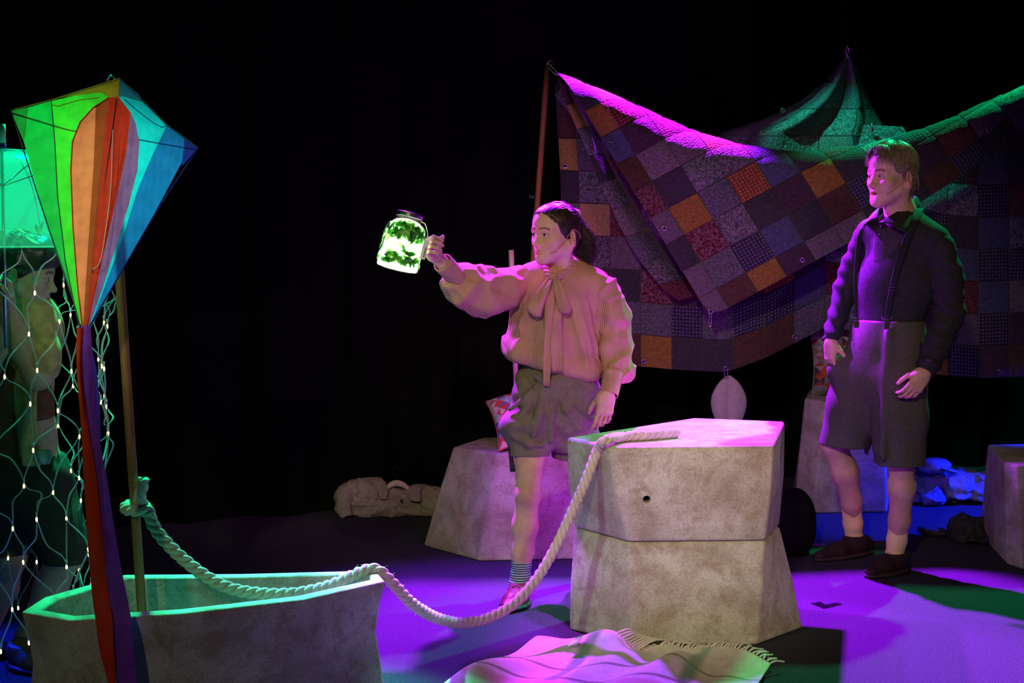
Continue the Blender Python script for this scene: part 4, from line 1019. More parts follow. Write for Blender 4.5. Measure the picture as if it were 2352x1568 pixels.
def hand_mesh(x, z, left, wrist, sc=1.0, curl=((.3, .5, .3),)*4, spread=.06, thumb=(.5, .3, .35), arm=None, h=.0024, arm_r=.026):
    """x: finger direction, z: towards the thumb; palm normal follows from the side"""
    x = nrm(x); z = nrm(np.asarray(z, float)-x*np.dot(z, x)); n = np.cross(x, z) if left else np.cross(z, x)
    M = frameM(wrist, x*sc, n*sc, z*sc)
    fd = Field((-.10, -.075, -.095), (.205, .125, .12), h)
    fd.cap((0, 0, 0), (.03, 0, 0), .025, .028, .02, flat=((0, 1, 0), .72))
    fd.rbox((.052, .0, .001), (.040, .0135, .036), .012, .02)
    fd.ell((.030, .008, .026), (.028, .014, .016), .02)
    bz = [.0285, .0095, -.0100, -.0275]; ln = [(.040, .024, .020), (.045, .028, .022), (.041, .026, .021), (.032, .020, .018)]; bx = [.088, .092, .089, .080]; rr = [.0092, .0094, .0088, .0078]
    for i in range(4):
        p = A3(bx[i], 0, bz[i]); ang = 0; sp = (1.5-i)*spread
        prev = A3(.045, -.001, bz[i]*.7); fd.cap(prev, p, .0095, rr[i]*1.06, .010)
        for j in range(3):
            ang += curl[i % len(curl)][j]; d = A3(math.cos(ang)*math.cos(sp), math.sin(ang), math.cos(ang)*math.sin(sp)); q = p+d*ln[i][j]
            r0 = rr[i]*(1-.09*j); fd.cap(p, q, r0, r0*.90, .0035); p = q
    t0, t1, t2 = thumb                       # outwards, across the palm, bend
    p = A3(.018, .010, .022); d = nrm(A3(.75, t1, t0+.35))
    q = p+d*.042; fd.cap(p, q, .0145, .0112, .012); d2 = nrm(d+A3(.35, t2, -.25)); p2 = q+d2*.032; fd.cap(q, p2, .0110, .0100, .004); d3 = nrm(d2+A3(.2, t2, -.2)); fd.cap(p2, p2+d3*.024, .0100, .0078, .003)
    if arm is not None:
        Mi = np.linalg.inv(M); b = (Mi@np.append(np.asarray(arm, float), 1))[:3]; b = b*min(1, .092/max(np.linalg.norm(b), 1e-6))
        fd.cap((0.005, 0, 0), b, .0245, arm_r/sc, .02)
    V, Fq = fd.mesh(); return xf(V, M), Fq, M
def skin_piece(pieces):
    V, Fq = merge([(p[0], p[1]) for p in pieces]); C = np.concatenate([p[2] if len(p) > 2 else np.ones((len(p[0]), 3)) for p in pieces]); return V, Fq, C
def strands(curves, r, n=4):
    return merge([tube(c, np.linspace(r, r*.45, len(c)), n, False) for c in curves])
def mat_stripe(name, ca, cb, period, rough=.9, duty=.5, soft=.15):
    t = NT(name); at = t.n('ShaderNodeAttribute', attribute_name='st')
    s = t.math('FRACT', t.math('MULTIPLY', at.outputs['Fac'], 1/period)); s = t.math('ABSOLUTE', t.math('SUBTRACT', s, .5))
    m = t.ramp(s, [(max(0, duty*.5-soft), (0, 0, 0, 1)), (min(1, duty*.5+soft), (1, 1, 1, 1))]); n = t.noise(14, 4)
    col = t.mix(m, cb, ca); col = t.mix(1.0, col, t.ramp(n, [(.3, (.85, .85, .85, 1)), (.7, (1.08, 1.08, 1.08, 1))]), 'MULTIPLY')
    t.bump(t.math('ADD', m, t.noise(500, 2)), .12, .002); return t.set(col, rough, .12)
def shoe(root, heel, toe, top, mat, sole, lace=None, w=.040, hgt=.06):
    heel, toe = np.asarray(heel, float), np.asarray(toe, float); heel[2] = toe[2] = 0; d = nrm(toe-heel); L = np.linalg.norm(toe-heel); s = np.cross(A3(0, 0, 1), d)
    fd = Field(*lim(heel, toe, heel+A3(0, 0, .12), m=.075), .0042)
    P = [heel+d*L*t for t in (.0, .3, .62, .95)]
    fd.cap(P[0]+A3(0, 0, .045), P[1]+A3(0, 0, .045), w*.86, w*.92, .03, flat=((0, 0, 1), 1.15)); fd.cap(P[1]+A3(0, 0, .045), P[2]+A3(0, 0, .034), w*.90, w, .03, flat=((0, 0, 1), .95)); fd.cap(P[2]+A3(0, 0, .032), P[3]+A3(0, 0, .026), w, w*.74, .03, flat=((0, 0, 1), .72))
    fd.cap(P[1]*.6+P[0]*.4+A3(0, 0, .06), np.asarray(top, float), w*1.08, w*1.06, .03)
    fd.cut((0, 0, .016), (0, 0, -1)); fd.cut(np.asarray(top, float)+A3(0, 0, .012), (0, 0, 1), .006); fd.cap(np.asarray(top, float)-A3(0, 0, .01), np.asarray(top, float)+A3(0, 0, .05), w*.94, w*.98, .003, 'sub')
    V, Fq = fd.mesh(); o = obj('shoe', V, Fq, mat, root)
    fd = Field(*lim(heel, toe, m=.07), .0042)
    for i in range(3): fd.cap(P[i]+A3(0, 0, .011), P[i+1]+A3(0, 0, .011), (w*.95, w*.98, w*1.06)[i], (w*.98, w*1.06, w*.82)[i], .02, flat=((0, 0, 1), .30))
    fd.cut((0, 0, .022), (0, 0, 1)); fd.cut((0, 0, .001), (0, 0, -1)); V, Fq = fd.mesh(); obj('sole', V, Fq, sole, o)
    if lace is not None:
        for k in range(4):
            t = .40+.085*k; z = .094-.11*(t-.3)-.004*k; c = heel+d*L*t+A3(0, 0, z)
            V, Fl = tube(smooth_path([c-s*.026-A3(0, 0, .012), c-s*.012, c+A3(0, 0, .003), c+s*.012, c+s*.026-A3(0, 0, .012)], .006), .0022, 6); obj('lace', V, Fl, lace, o)
    return o
def sheet(name, rows, mat, root, n=5, curl=.004, th=.003, st=None, step=12):
    """ribbon of cloth: rows of (x_left, x_right, y, depth) in picture measure"""
    P = smooth_path([np.array(r, float) for r in rows], step); V = []
    for xa, xb, y, Yd in P:
        for q in range(n+1): s = q/n; V.append(W(xa+(xb-xa)*s, y, Yd-curl*math.sin(s*PI*1.5+y/40)))
    V = np.array(V); o = obj(name, V, grid_faces(len(P), n+1), mat, root, True, {'st': V[:, 0]*1.0} if st else None)
    md = o.modifiers.new('s', 'SOLIDIFY'); md.thickness = th; md.offset = 0; apply_mods(o); return o
# ============================================================ THE WOMAN
woman = thing('person', 'person in striped pink blouse and khaki shorts holding out a glowing jar', 'person', tuple(Gd(1230, 1390)))
BLOUSE = mat_stripe('blouse_stripe', (.62, .37, .27, 1), (.34, .16, .115, 1), .0062, .9, .45, .2)
SHORTS_W = cloth('khaki_twill', (.19, .165, .125, 1), .15, 40)
def st_attr(V, d): return {'st': (V@nrm(d)).astype(np.float32)}
# --- head
HS = 1.05
hc_w = W(1274, 537, 5.86); a_, f_, u_ = basis(A3(-math.sin(math.radians(48)), -math.cos(math.radians(48)), -.03), (.02, 0, 1))
MH = frameM(hc_w, a_*HS, f_*HS, u_*HS); MHi = np.linalg.inv(MH)
loc = lambda p: (MHi@np.append(p, 1))[:3]
neck = loc(W(1293, 628, 5.93)); V, Fq = head_field(neck).mesh(); V0 = V.copy()
_j = np.clip((-.035-V[:, 2])/.07, 0, 1)*np.clip((V[:, 1]+.03)/.04, 0, 1); V[:, 0] *= 1-.13*_j*np.clip((V[:, 2]+.16)/.03, 0, 1)
_c = np.where((V[:, 1] > -.01) & (V[:, 2] < -.075) & (V[:, 2] > -.13), 1, 0); V[:, 2] += .006*_c*np.clip((-.075-V[:, 2])/.02, 0, 1)*np.clip((V[:, 1]+.01)/.03, 0, 1)
C = head_cols(V0, (.13, .09, .07), (.88, .42, .38)); pieces = [(xf(V, MH), Fq, C)]
# --- arms
wr = W(1000, 587, 5.585); kn = W(970, 553, 5.48)
V, Fq, MHR = hand_mesh(kn-wr, (.1, .15, 1), False, wr, .97, ((.95, 1.2, .7), (1.0, 1.25, .7), (1.0, 1.2, .7), (.95, 1.1, .6)), .03, (.05, .55, .2), arm=W(1052, 640, 5.68), arm_r=.030); pieces.append((V, Fq))
wl = W(1396, 902, 5.80)
V, Fq, _ = hand_mesh(A3(-.16, -.06, -1), (-1, -.25, .15), True, wl, .97, ((.12, .35, .25), (.35, .5, .3), (.45, .55, .3), (.4, .5, .3)), .07, (.15, .35, .25), arm=W(1404, 860, 5.835), arm_r=.026); pieces.append((V, Fq))
# --- trunk and legs under the clothes
hipL, hipR = W(1235, 930, 5.95), W(1320, 935, 5.97)
lo, hi = lim(W(1180, 640, 5.95), W(1400, 640, 5.95), Gd(1190, 1400), A3(.38, 6.15, 0), m=.14)
fd = Field(lo, hi, .0055)
fd.chain([W(1287, 650, 5.95), W(1282, 740, 5.95), W(1278, 850, 5.96), W(1278, 920, 5.96)], [.11, .115, .10, .13], .05, flat=((0, 1, 0), .72)); fd.cap(W(1215, 650, 5.94), W(1368, 655, 5.94), .045, .045, .05)
fd.chain([W(1205, 655, 5.92), W(1085, 662, 5.74), W(1040, 625, 5.67)], [.045, .038, .03], .02); fd.chain([W(1385, 665, 5.94), W(1418, 795, 5.96), W(1404, 855, 5.85)], [.045, .034, .020], .02)
KN, CA, AN = W(1213, 1136, 5.82), W(1206, 1208, 5.84), W(1194, 1335, 5.83)
fd.chain([hipL, W(1219, 1020, 5.88), KN], [.085, .070, .049], .03); fd.chain([KN, CA, W(1200, 1268, 5.84), AN], [.047, .0515, .041, .032], .03)
fd.ell(KN+A3(-.008, -.030, .004), (.026, .022, .032), .03); fd.ell(CA+A3(.004, .022, .01), (.036, .036, .07), .03)
k2, a2 = A3(.30, 6.03, .50), A3(.35, 6.12, .10)
fd.chain([hipR, k2], [.085, .05], .03); fd.chain([k2, k2*.6+a2*.4+A3(0, .02, 0), a2], [.048, .05, .033], .03)
fd.cap(AN, AN+A3(-.02, -.06, -.06), .033, .03, .03); fd.cap(a2, a2+A3(0, -.08, -.05), .033, .03, .03)
V, Fq = fd.mesh(); z = V[:, 2]; C = np.ones((len(V), 3)); kd = np.exp(-(((V-(KN+A3(-.01, -.03, 0)))/A3(.035, .06, .045))**2).sum(1)); C = C*(1-.28*kd[:, None]*A3(.5, 1, 1)); pieces.append((V, Fq, C))
V, Fq, C = skin_piece(pieces); body = obj('body', V, Fq, SKIN_W, woman, True, {'Col': C}); eyes(woman, MH, (.03, 1, 0))
# --- hair: swept back to a tie, curls behind the neck
fd = Field((-.10, -.135, -.12), (.10, .11, .14), .0028)
fd.ell((0, -.016, .037), (.0785, .0985, .0865)); fd.ell((0, .030, .045), (.0665, .0635, .0635), .03); fd.ell((0, -.045, -.01), (.070, .066, .075), .03)
X, Y, Z = fd.axes()
hl = Y-np.interp(Z, [-.12, -.045, -.03, -.01, .02, .05, .070, .086, .10], [-.05, -.045, -.005, .022, .036, .050, .062, .084, .30]).astype(np.float32)+.002*np.sin(X*170)      # hairline, falls back at temples
fd.F = np.maximum(fd.F, hl*.7).astype(np.float32)
ear = np.minimum(np.sqrt(((np.abs(X)-.078)/.02)**2+((Y+.02)/.030)**2+((Z+.018)/.040)**2)-1, 9)*.02
fd.F = np.maximum(fd.F, -ear).astype(np.float32); fd.F = np.maximum(fd.F, -(Z+.075)).astype(np.float32)
tie = A3(.012, -.112, .048)
fd.warp(lambda X, Y, Z: .0002*np.sin(60*np.arctan2(X-tie[0]+.0*Y, (Z-tie[2])+.55*(Y-tie[1]))+8*(Y-tie[1])))
V, Fq = fd.mesh(); hairp = obj('hair', xf(V, MH), Fq, HAIR_W, woman)
rs = np.random.RandomState(2); cv = []
for k in range(900):
    th = rs.uniform(-1.45, 1.45); el = rs.uniform(.0, 1.0)
    # start near the hairline, run over the skull to the tie
    zc = rs.uniform(-.02, .118); bm_ = min(float(np.interp(zc, [-.045, -.03, -.01, .02, .05, .070, .086, .10], [-.045, -.005, .022, .036, .050, .062, .078, .08]))+.001+.007*rs.rand()*(zc < .08), .08)
    jit = rs.rand(); s_ = -1 if rs.rand() < .5 else 1; q = 1-((zc-.037)/.0868)**2-((bm_+.016)/.099)**2; ax_ = math.sqrt(max(q, 0))*.0785*s_*(1 if zc < .085 else rs.rand())
    st_ = A3(ax_, bm_, zc); pts = []
    for t in np.linspace(0, 1, 12):
        p = st_*(1-t)+tie*t; q = p-A3(0, -.016, .037); fr_ = np.sqrt((q[0]/.0792)**2+(q[1]/.0992)**2+(q[2]/.0872)**2); q = q/fr_ if t < .93 else q
        w_ = q+A3(0, -.016, .037); q2 = p-A3(0, .030, .045); f2 = np.sqrt((q2[0]/.0672)**2+(q2[1]/.0642)**2+(q2[2]/.0642)**2)
        if t < .6 and p[1] > 0:
            w2 = q2/f2+A3(0, .030, .045)
            if np.linalg.norm(w2-A3(0, 0, .04)) > np.linalg.norm(w_-A3(0, 0, .04)): w_ = w2
        pts.append(w_+A3(0, 0, .0012*rs.rand())+nrm(w_-A3(0, -.01, .03))*(.0004+(.0006+.0022*jit)*min(1, t*4)))
    cv.append(xf(np.array(pts), MH))
V, Fq = strands(cv, .0011); obj('hair_strands', V, Fq, HAIR_W, hairp)
tw = xf(tie[None], MH)[0]; cv = []
root_ = W(1320, 508, 5.93)
for k in range(520):
    s0 = root_+rs.randn(3)*A3(.008, .010, .014); ex = rs.rand(); ang = rs.rand()*6.28; rad = (rs.rand()**.5)
    tgt = W(1336+30*rad*math.cos(ang)+8, 588+rs.rand()*42, 5.965+.05*rad*math.sin(ang)); mid_ = W(1340+27*rad*math.cos(ang), 548+10*math.sin(ang), 5.965+.06*rad*math.sin(ang)); cf = .007+.005*rs.rand(); fr = 5+5*rs.rand(); ph = rs.rand()*6.28
    P = smooth_path([s0, (s0+mid_)/2+A3(.008, .0, .008), mid_, tgt], .008); t = np.linspace(0, 1, len(P))
    P = P+(cf*t)[:, None]*np.stack([np.cos(fr*6.28*t+ph), np.sin(fr*6.28*t+ph), .4*np.sin(fr*4*t+ph)], 1)
    cv.append(P[:int(len(P)*(.65+.35*ex))])
V, Fq = strands(cv, .0021); obj('ponytail', V, Fq, HAIR_W, hairp)
fd = Field(*lim(root_, W(1350, 610, 6.0), m=.07), .004); fd.chain([root_, W(1334, 540, 5.97), W(1338, 580, 5.975), W(1342, 612, 5.97)], [.016, .030, .034, .018], .02); fd.warp(lambda X, Y, Z: .006*sines(X, Y, Z, 110, 2)); V, Fq = fd.mesh(); obj('ponytail_core', V, Fq, HAIR_W, hairp)
SCR = cloth('scrunchie_cloth', (.65, .30, .38, 1), .2, 60); c = W(1318, 500, 5.925)
an = np.linspace(0, 2*PI, 90); Pt = np.array([c+A3(.016*math.cos(t), .022*math.sin(t)*.6, .024*math.sin(t)+.014*math.cos(t))+.005*A3(math.cos(13*t), math.sin(9*t), math.sin(13*t)) for t in an])
V, Fl = tube(Pt, .0075+.0025*np.sin(an*17), 8, False); obj('scrunchie', V, Fl, SCR, hairp, label='pink scrunchie')
# --- headset microphone
MIC = plain('mic_boom', (.42, .22, .16, 1), .5)
V, Fl = tube(xf(smooth_path([A3(.081, -.036, .012), A3(.086, -.020, .020), A3(.080, -.002, .0), A3(.070, .016, -.030), A3(.0615, .040, -.054), A3(.050, .064, -.0705)], .004), MH), .0016, 6); mic = obj('headset_microphone', V, Fl, MIC, woman)
V, Fl = ball(xf(A3(.0495, .066, -.0708)[None], MH)[0], .0028, 8, 6); obj('capsule', V, Fl, MIC, mic)
V, Fl = tube(xf(smooth_path([A3(.083, -.034, .014), A3(.082, -.052, .004), A3(.074, -.070, -.018)], .004), MH), .0016, 6); obj('ear_loop', V, Fl, MIC, mic)
# --- blouse
def ridg(X, Y, Z, f, seed): return (1-np.abs(sines(X, Y, Z, f, seed, 3)))
tors = [W(1287, 660, 5.95), W(1276, 745, 5.95), W(1271, 815, 5.95), W(1274, 850, 5.95)]
lo, hi = lim(W(1160, 600, 5.95), W(1400, 900, 5.95), m=.10); lo[1] = 5.74; hi[1] = 6.13
fd = Field(lo, hi, .005)
def pleats(t, ang, X, Y, Z):
    x = (X-.16); g_ = np.clip((1.42-Z)/.25, 0, 1)
    return .0085*g_*np.sin(x*62+2.2*np.sin(Z*5+x*4))*np.cos(x*4)+.007*sines(X, Y, Z*.45, 60, 5)*g_+.006*sines(X, Y, Z, 22, 6)+.016*ridg(X, Y, Z*.35, 62, 15)*g_-.008
fd.chain(tors, [.150, .180, .186, .155], .06, flat=((0, 1, 0), .66), disp=pleats)
fd.cap(W(1212, 645, 5.935), W(1372, 655, 5.935), .058, .056, .07); fd.cap(W(1285, 622, 5.935), W(1286, 670, 5.93), .058, .09, .05)
fd.ell(W(1340, 852, 5.88), (.075, .06, .05), .05); fd.ell(W(1215, 810, 5.89), (.08, .06, .04), .05); fd.ell(W(1280, 838, 5.86), (.08, .045, .035), .05)
hem0, hem1 = W(1172, 830, 5.9), W(1372, 884, 5.9); hd = hem1-hem0; fd.cut(hem0+A3(0, 0, .0), (hd[2], 0, -hd[0]), .03)
fd.cap(W(1287, 615, 5.93), W(1291, 590, 5.92), .051, .05, .008, 'sub')          # neck opening
V, Fq = fd.mesh(); obj('blouse', V, Fq, BLOUSE, woman, True, st_attr(V, (1, .25, .04)))
def gathers(kk, ph, amp=.006):
    def f(t, ang, X, Y, Z): return amp*np.sin(ang*kk+ph+2.5*np.sin(t*3+ph))*(.35+.65*t)+.006*sines(X, Y, Z, 34, int(ph*7)+3)+.013*ridg(X, Y*.6, Z, 44, int(ph*9)+5)-.006
    return f
S1 = [W(1196, 648, 5.925), W(1150, 662, 5.87), W(1105, 668, 5.81), W(1062, 652, 5.735), W(1046, 632, 5.69)]
fd = Field(*lim(*S1, m=.13), .0048); fd.chain(S1, [.068, .083, .096, .082, .040], .03, disp=gathers(9, .7, .0055)); fd.ell(W(1115, 690, 5.80), (.075, .07, .045), .05); fd.ell(W(1040, 655, 5.71), (.045, .05, .03), .03)
dW = nrm(S1[-1]-S1[-2]); fd.cut(S1[-1]+dW*.012, dW, .01); V, Fq = fd.mesh(); obj('sleeve', V, Fq, BLOUSE, woman, True, st_attr(V, (.25, .3, 1)))
def cuff(a, b, r0, r1, wrist_dir=None, band=BLOUSE):
    fd = Field(*lim(a, b, m=.06), .0032); fd.cap(a, b, r0, r1); d = nrm(b-a); fd.cut(a, -d); fd.cut(b, d); fd.cap(a-d*.02, b+d*.02, r0-.005, r1-.005, 0, 'sub'); V, Fq = fd.mesh()
    return obj('cuff', V, Fq, band, woman, True, st_attr(V, d))
cuff(W(1053, 641, 5.70), W(1016, 602, 5.615), .041, .041)
S2 = [W(1384, 662, 5.935), W(1404, 725, 5.95), W(1415, 790, 5.95), W(1418, 845, 5.91), W(1408, 866, 5.86)]
fd = Field(*lim(*S2, m=.12), .0048); fd.chain(S2, [.064, .070, .066, .064, .038], .03, disp=gathers(8, 2.1, .0055)); fd.ell(W(1430, 862, 5.90), (.045, .045, .030), .03); fd.ell(W(1392, 800, 5.90), (.035, .04, .05), .03)
fd.cut(W(1410, 884, 5.86), (0, 0, -1), .012); V, Fq = fd.mesh(); obj('sleeve', V, Fq, BLOUSE, woman, True, st_attr(V, (1, .3, .1)))
cuff(W(1409, 856, 5.858), W(1398, 908, 5.80), .043, .0385)
# collar band and bow
Pc = smooth_path([W(1300, 600, 5.975), W(1322, 600, 5.95), W(1318, 612, 5.89), W(1294, 628, 5.845), W(1272, 640, 5.815)], .006); Pc2 = smooth_path([W(1300, 600, 5.975), W(1268, 602, 5.95), W(1252, 610, 5.89), W(1260, 628, 5.84), W(1270, 640, 5.815)], .006)
fd = Field(*lim(W(1240, 590, 5.8), W(1335, 650, 6.0), m=.05), .0036)
for P in (Pc, Pc2):
    for i in range(0, len(P)-1, 2): fd.cap(P[i], P[min(i+2, len(P)-1)], .0085, .0085, .006, flat=((0, 0, 1), 2.0))
fd.warp(lambda X, Y, Z: .0014*np.sin(Z*420)); V, Fq = fd.mesh(); obj('collar_band', V, Fq, BLOUSE, woman, True, st_attr(V, (.3, 0, 1)))
kt = W(1270, 636, 5.800)
fd = Field(*lim(W(1205, 610, 5.8), W(1325, 740, 5.8), m=.06), .0034)
fd.ell(kt, (.020, .016, .017))
V, Fq = fd.mesh(); obj('bow_knot', V, Fq, BLOUSE, woman, True, st_attr(V, (1, 0, .25)))
for off, q in ((0, 0), (.013, 1)):
    sheet('bow_loop', [(1259, 1271, 636, 5.797+off), (1240, 1263, 662, 5.772+off), (1222, 1253, 688, 5.768+off), (1209+4*q, 1247, 708, 5.770+off), (1226+3*q, 1243, 727-3*q, 5.776+off*.4)], BLOUSE, woman, 6, .007, .003, True, 6)
    sheet('bow_loop', [(1269, 1280, 636, 5.797+off), (1273, 1296, 662, 5.772+off), (1277, 1307, 690, 5.768+off), (1281, 1312-4*q, 708, 5.770+off), (1287, 1308-4*q, 719-2*q, 5.776+off*.4)], BLOUSE, woman, 6, .007, .003, True, 6)
sheet('bow_tail', [(1262, 1276, 640, 5.80), (1252, 1276, 690, 5.785), (1249, 1268, 750, 5.772), (1247, 1265, 820, 5.768), (1248, 1262, 886, 5.775)], BLOUSE, woman, 5, .006, .003, True)
sheet('bow_tail', [(1268, 1280, 640, 5.803), (1266, 1289, 690, 5.79), (1265, 1291, 750, 5.78), (1263, 1292, 800, 5.776), (1268, 1292, 853, 5.782)], BLOUSE, woman, 5, .006, .003, True)
# --- shorts
lo, hi = lim(W(1157, 830, 5.95), W(1385, 1055, 5.95), m=.09); lo[1] = 5.70; hi[1] = 6.26
fd = Field(lo, hi, .005)
def drape(sx, ph, cx):
    def f(t, ang, X, Y, Z): return .013*np.sin((Z*34+(X-cx)*sx*26)+ph+1.6*np.sin((X-cx)*18+Z*9))*np.clip((1.0-np.abs(Z-.78)/.26), 0, 1)+.006*sines(X, Y, Z, 30, 9)
    return f
fd.chain([W(1287, 838, 5.95), W(1280, 885, 5.955), W(1274, 935, 5.955)], [.130, .160, .172], .05, flat=((0, 1, 0), .74), disp=drape(1, .4, .18))
fd.chain([W(1235, 935, 5.93), W(1214, 985, 5.905), W(1217, 1030, 5.885)], [.112, .108, .082], .04, disp=drape(-1, 1.2, .06)); fd.chain([W(1318, 940, 5.97), W(1320, 1000, 6.0), W(1316, 1042, 6.02)], [.115, .105, .088], .04, disp=drape(1, 2.2, .26))
# long folds from the knot at the waist
for p0, p1, r in ((W(1248, 872, 5.83), W(1170, 940, 5.84), .012), (W(1248, 876, 5.83), W(1172, 985, 5.83), .014), (W(1252, 880, 5.82), W(1225, 1000, 5.79), .015), (W(1262, 880, 5.82), W(1266, 1010, 5.83), .014), (W(1272, 880, 5.82), W(1330, 985, 5.86), .013), (W(1280, 872, 5.83), W(1362, 960, 5.87), .012), (W(1180, 1000, 5.82), W(1245, 1022, 5.80), .012)):
    m_ = (p0+p1)/2+A3(0, -.012, -.012); fd.chain([p0, m_, p1], [r, r, r*.7], .022)
fd.cut(W(1217, 1043, 5.9), (0, 0, -1), .006); fd.cut(W(1280, 838, 5.9), (0, 0, 1), .01)
fd.cap(W(1217, 1050, 5.885), W(1216, 1015, 5.885), .070, .070, .006, 'sub'); fd.cap(W(1316, 1055, 6.02), W(1317, 1020, 6.015), .074, .074, .006, 'sub')
V, Fq = fd.mesh(); obj('shorts', V, Fq, SHORTS_W, woman)
for c0, c1, r in ((W(1217, 1023, 5.887), W(1217, 1047, 5.882), .0855), (W(1316, 1027, 6.018), W(1315, 1050, 6.022), .090)):
    fd = Field(*lim(c0, c1, m=.12), .0042); fd.cap(c0, c1, r, r); d = nrm(c1-c0); fd.cut(c0, -d, .004); fd.cut(c1, d, .004); fd.cap(c0-d*.03, c1+d*.03, r-.011, r-.011, 0, 'sub'); fd.warp(lambda X, Y, Z: .0025*sines(X, Y, Z, 40, 4)); V, Fq = fd.mesh(); obj('turn_up', V, Fq, SHORTS_W, woman)
fd = Field(*lim(W(1240, 870, 5.81), m=.07), .0035); kk = W(1240, 866, 5.825); fd.ell(kk, (.030, .02, .018)); fd.ell(kk+A3(.012, -.006, -.014), (.018, .018, .014), .01); fd.warp(lambda X, Y, Z: .0035*np.sin(X*190+Z*150)); V, Fq = fd.mesh(); obj('waist_knot', V, Fq, SHORTS_W, woman)
sheet('strap_end', [(1167, 1176, 1005, 5.86), (1168, 1178, 1040, 5.855), (1172, 1184, 1083, 5.855)], cloth('strap_dark', (.035, .03, .04, 1), .2), woman, 4, .003)
# --- socks and shoes
SOCK_W = mat_stripe('sock_stripe', (.05, .055, .07, 1), (.42, .62, .66, 1), .0095, .9, .45, .12)
def sock(pts, rad, mat, topz, ring=.0):
    fd = Field(*lim(*pts, m=.07), .0036); fd.chain(pts, rad, .02); d = nrm(pts[0]-pts[1]); fd.cut(pts[0], d)
    fd.warp(lambda X, Y, Z: .0016*np.sin(Z*130+X*40+1.5*np.sin(X*60))*np.clip((topz-Z)/.12, 0, 1)); V, Fq = fd.mesh(); return V, Fq
sp = [W(1199, 1282, 5.84), W(1194, 1335, 5.83), W(1188, 1362, 5.80), W(1178, 1378, 5.76)]
V, Fq = sock(sp, [.0425, .0405, .040, .034], None, .3); sk_ = obj('sock', V, Fq, SOCK_W, woman, True, st_attr(V, (0, 0, 1)))
fd = Field(*lim(sp[0], m=.07), .0034); fd.cap(sp[0]+A3(0, 0, .014), sp[0]-A3(0, 0, .004), .0415, .0405); fd.cut(sp[0]+A3(0, 0, .014), (0, 0, 1)); fd.cut(sp[0]-A3(0, 0, .002), (0, 0, -1)); V, Fq = fd.mesh(); obj('sock_cuff', V, Fq, cloth('sock_cuff', (.05, .012, .02, 1)), sk_)
MAROON = plain('maroon_leather', (.30, .035, .08, 1), .35, .5); LACE = plain('dark_lace', (.03, .012, .016, 1), .7)
shoe(woman, Gd(1200, 1385), Gd(1163, 1406), W(1191, 1340, 5.825), MAROON, BLACK, LACE, .037)
shoe(woman, a2*A3(1, 1, 0)+A3(.01, .04, 0), a2*A3(1, 1, 0)+A3(-.02, -.12, 0), a2+A3(0, 0, .0), MAROON, BLACK, LACE, .037)
V, Fq = sock([a2+A3(0, 0, .06), a2, a2+A3(0, -.02, -.03)], [.039, .036, .037], None, .2); obj('sock', V, Fq, SOCK_W, woman, True, st_attr(V, (0, 0, 1)))

# ============================================================ GLOWING JAR
jt, jb_ = W(942, 489, 5.515), W(910, 622, 5.49); jd = nrm(jt-jb_); jh = np.linalg.norm(jt-jb_); jx_ = -nrm(np.cross(jd, A3(0, 1, 0))); jy_ = np.cross(jd, jx_)
MJ = frameM(jb_, jx_, jy_, jd)
jar = thing('glass_jar', 'glowing glass jar of green leaves with metal lid, held up by the woman', 'jar', tuple(jb_))
t = NT('jar_glass'); gl = t.n('ShaderNodeBsdfGlossy'); gl.inputs['Roughness'].default_value = .04; tp = t.n('ShaderNodeBsdfTransparent'); tp.inputs[0].default_value = (.93, 1, .93, 1); fr = t.n('ShaderNodeLayerWeight'); fr.inputs[0].default_value = .15; mx = t.n('ShaderNodeMixShader'); t.l(t.math('MULTIPLY', fr.outputs['Facing'], .25), mx.inputs[0]); t.l(tp.outputs[0], mx.inputs[1]); t.l(gl.outputs[0], mx.inputs[2]); t.l(mx.outputs[0], t.out.inputs[0]); GLASS = t.m
prof = [(.0001, 0), (.068, 0), (.082, .006), (.088, .020), (.0875, .06), (.084, jh*.62), (.079, jh*.72), (.066, jh*.82), (.053, jh*.88), (.050, jh*.93)]
prof = smooth_path([A3(a, b, 0) for a, b in prof], .006)[:, :2]
V, Fq = lathe(prof, 40, MJ); obj('glass', V, Fq, GLASS, jar)
V, Fq = lathe([(.0001, jh*.995), (.050, jh*.995), (.0535, jh*.985), (.0545, jh*.96), (.0535, jh*.955), (.0545, jh*.94), (.0535, jh*.915), (.049, jh*.912)], 36, MJ); obj('lid', V, Fq, plain('lid_metal', (.30, .28, .30, 1), .3, .5, 1.0), jar)
hp = [A3(.050, -.01, jh*.90), A3(.068, -.012, jh*.87), A3(.084, -.012, jh*.74), A3(.086, -.012, jh*.66), A3(.080, -.01, jh*.62)]; V, Fl = tube(xf(smooth_path(hp, .004), MJ), .0024, 7); obj('wire_handle', V, Fl, STEEL, jar)
V, Fl = boxm(W(975, 573, 5.455), (.020, .012, .075), None); cc = W(975, 573, 5.455); V = (V-cc)@rot('Y', 14).T+cc; bp = obj('battery_pack', V, Fl, plain('pack_white', (.75, .77, .74, 1), .5), jar, False)
for k in range(6):
    q = cc+rot('Y', 14)@A3(.004+.0*k, -.0065, -.026+.0065*k); V, Fl = boxm(q, (.006, .001, .0035)); obj('pack_print', V, Fl, BLACK, bp)
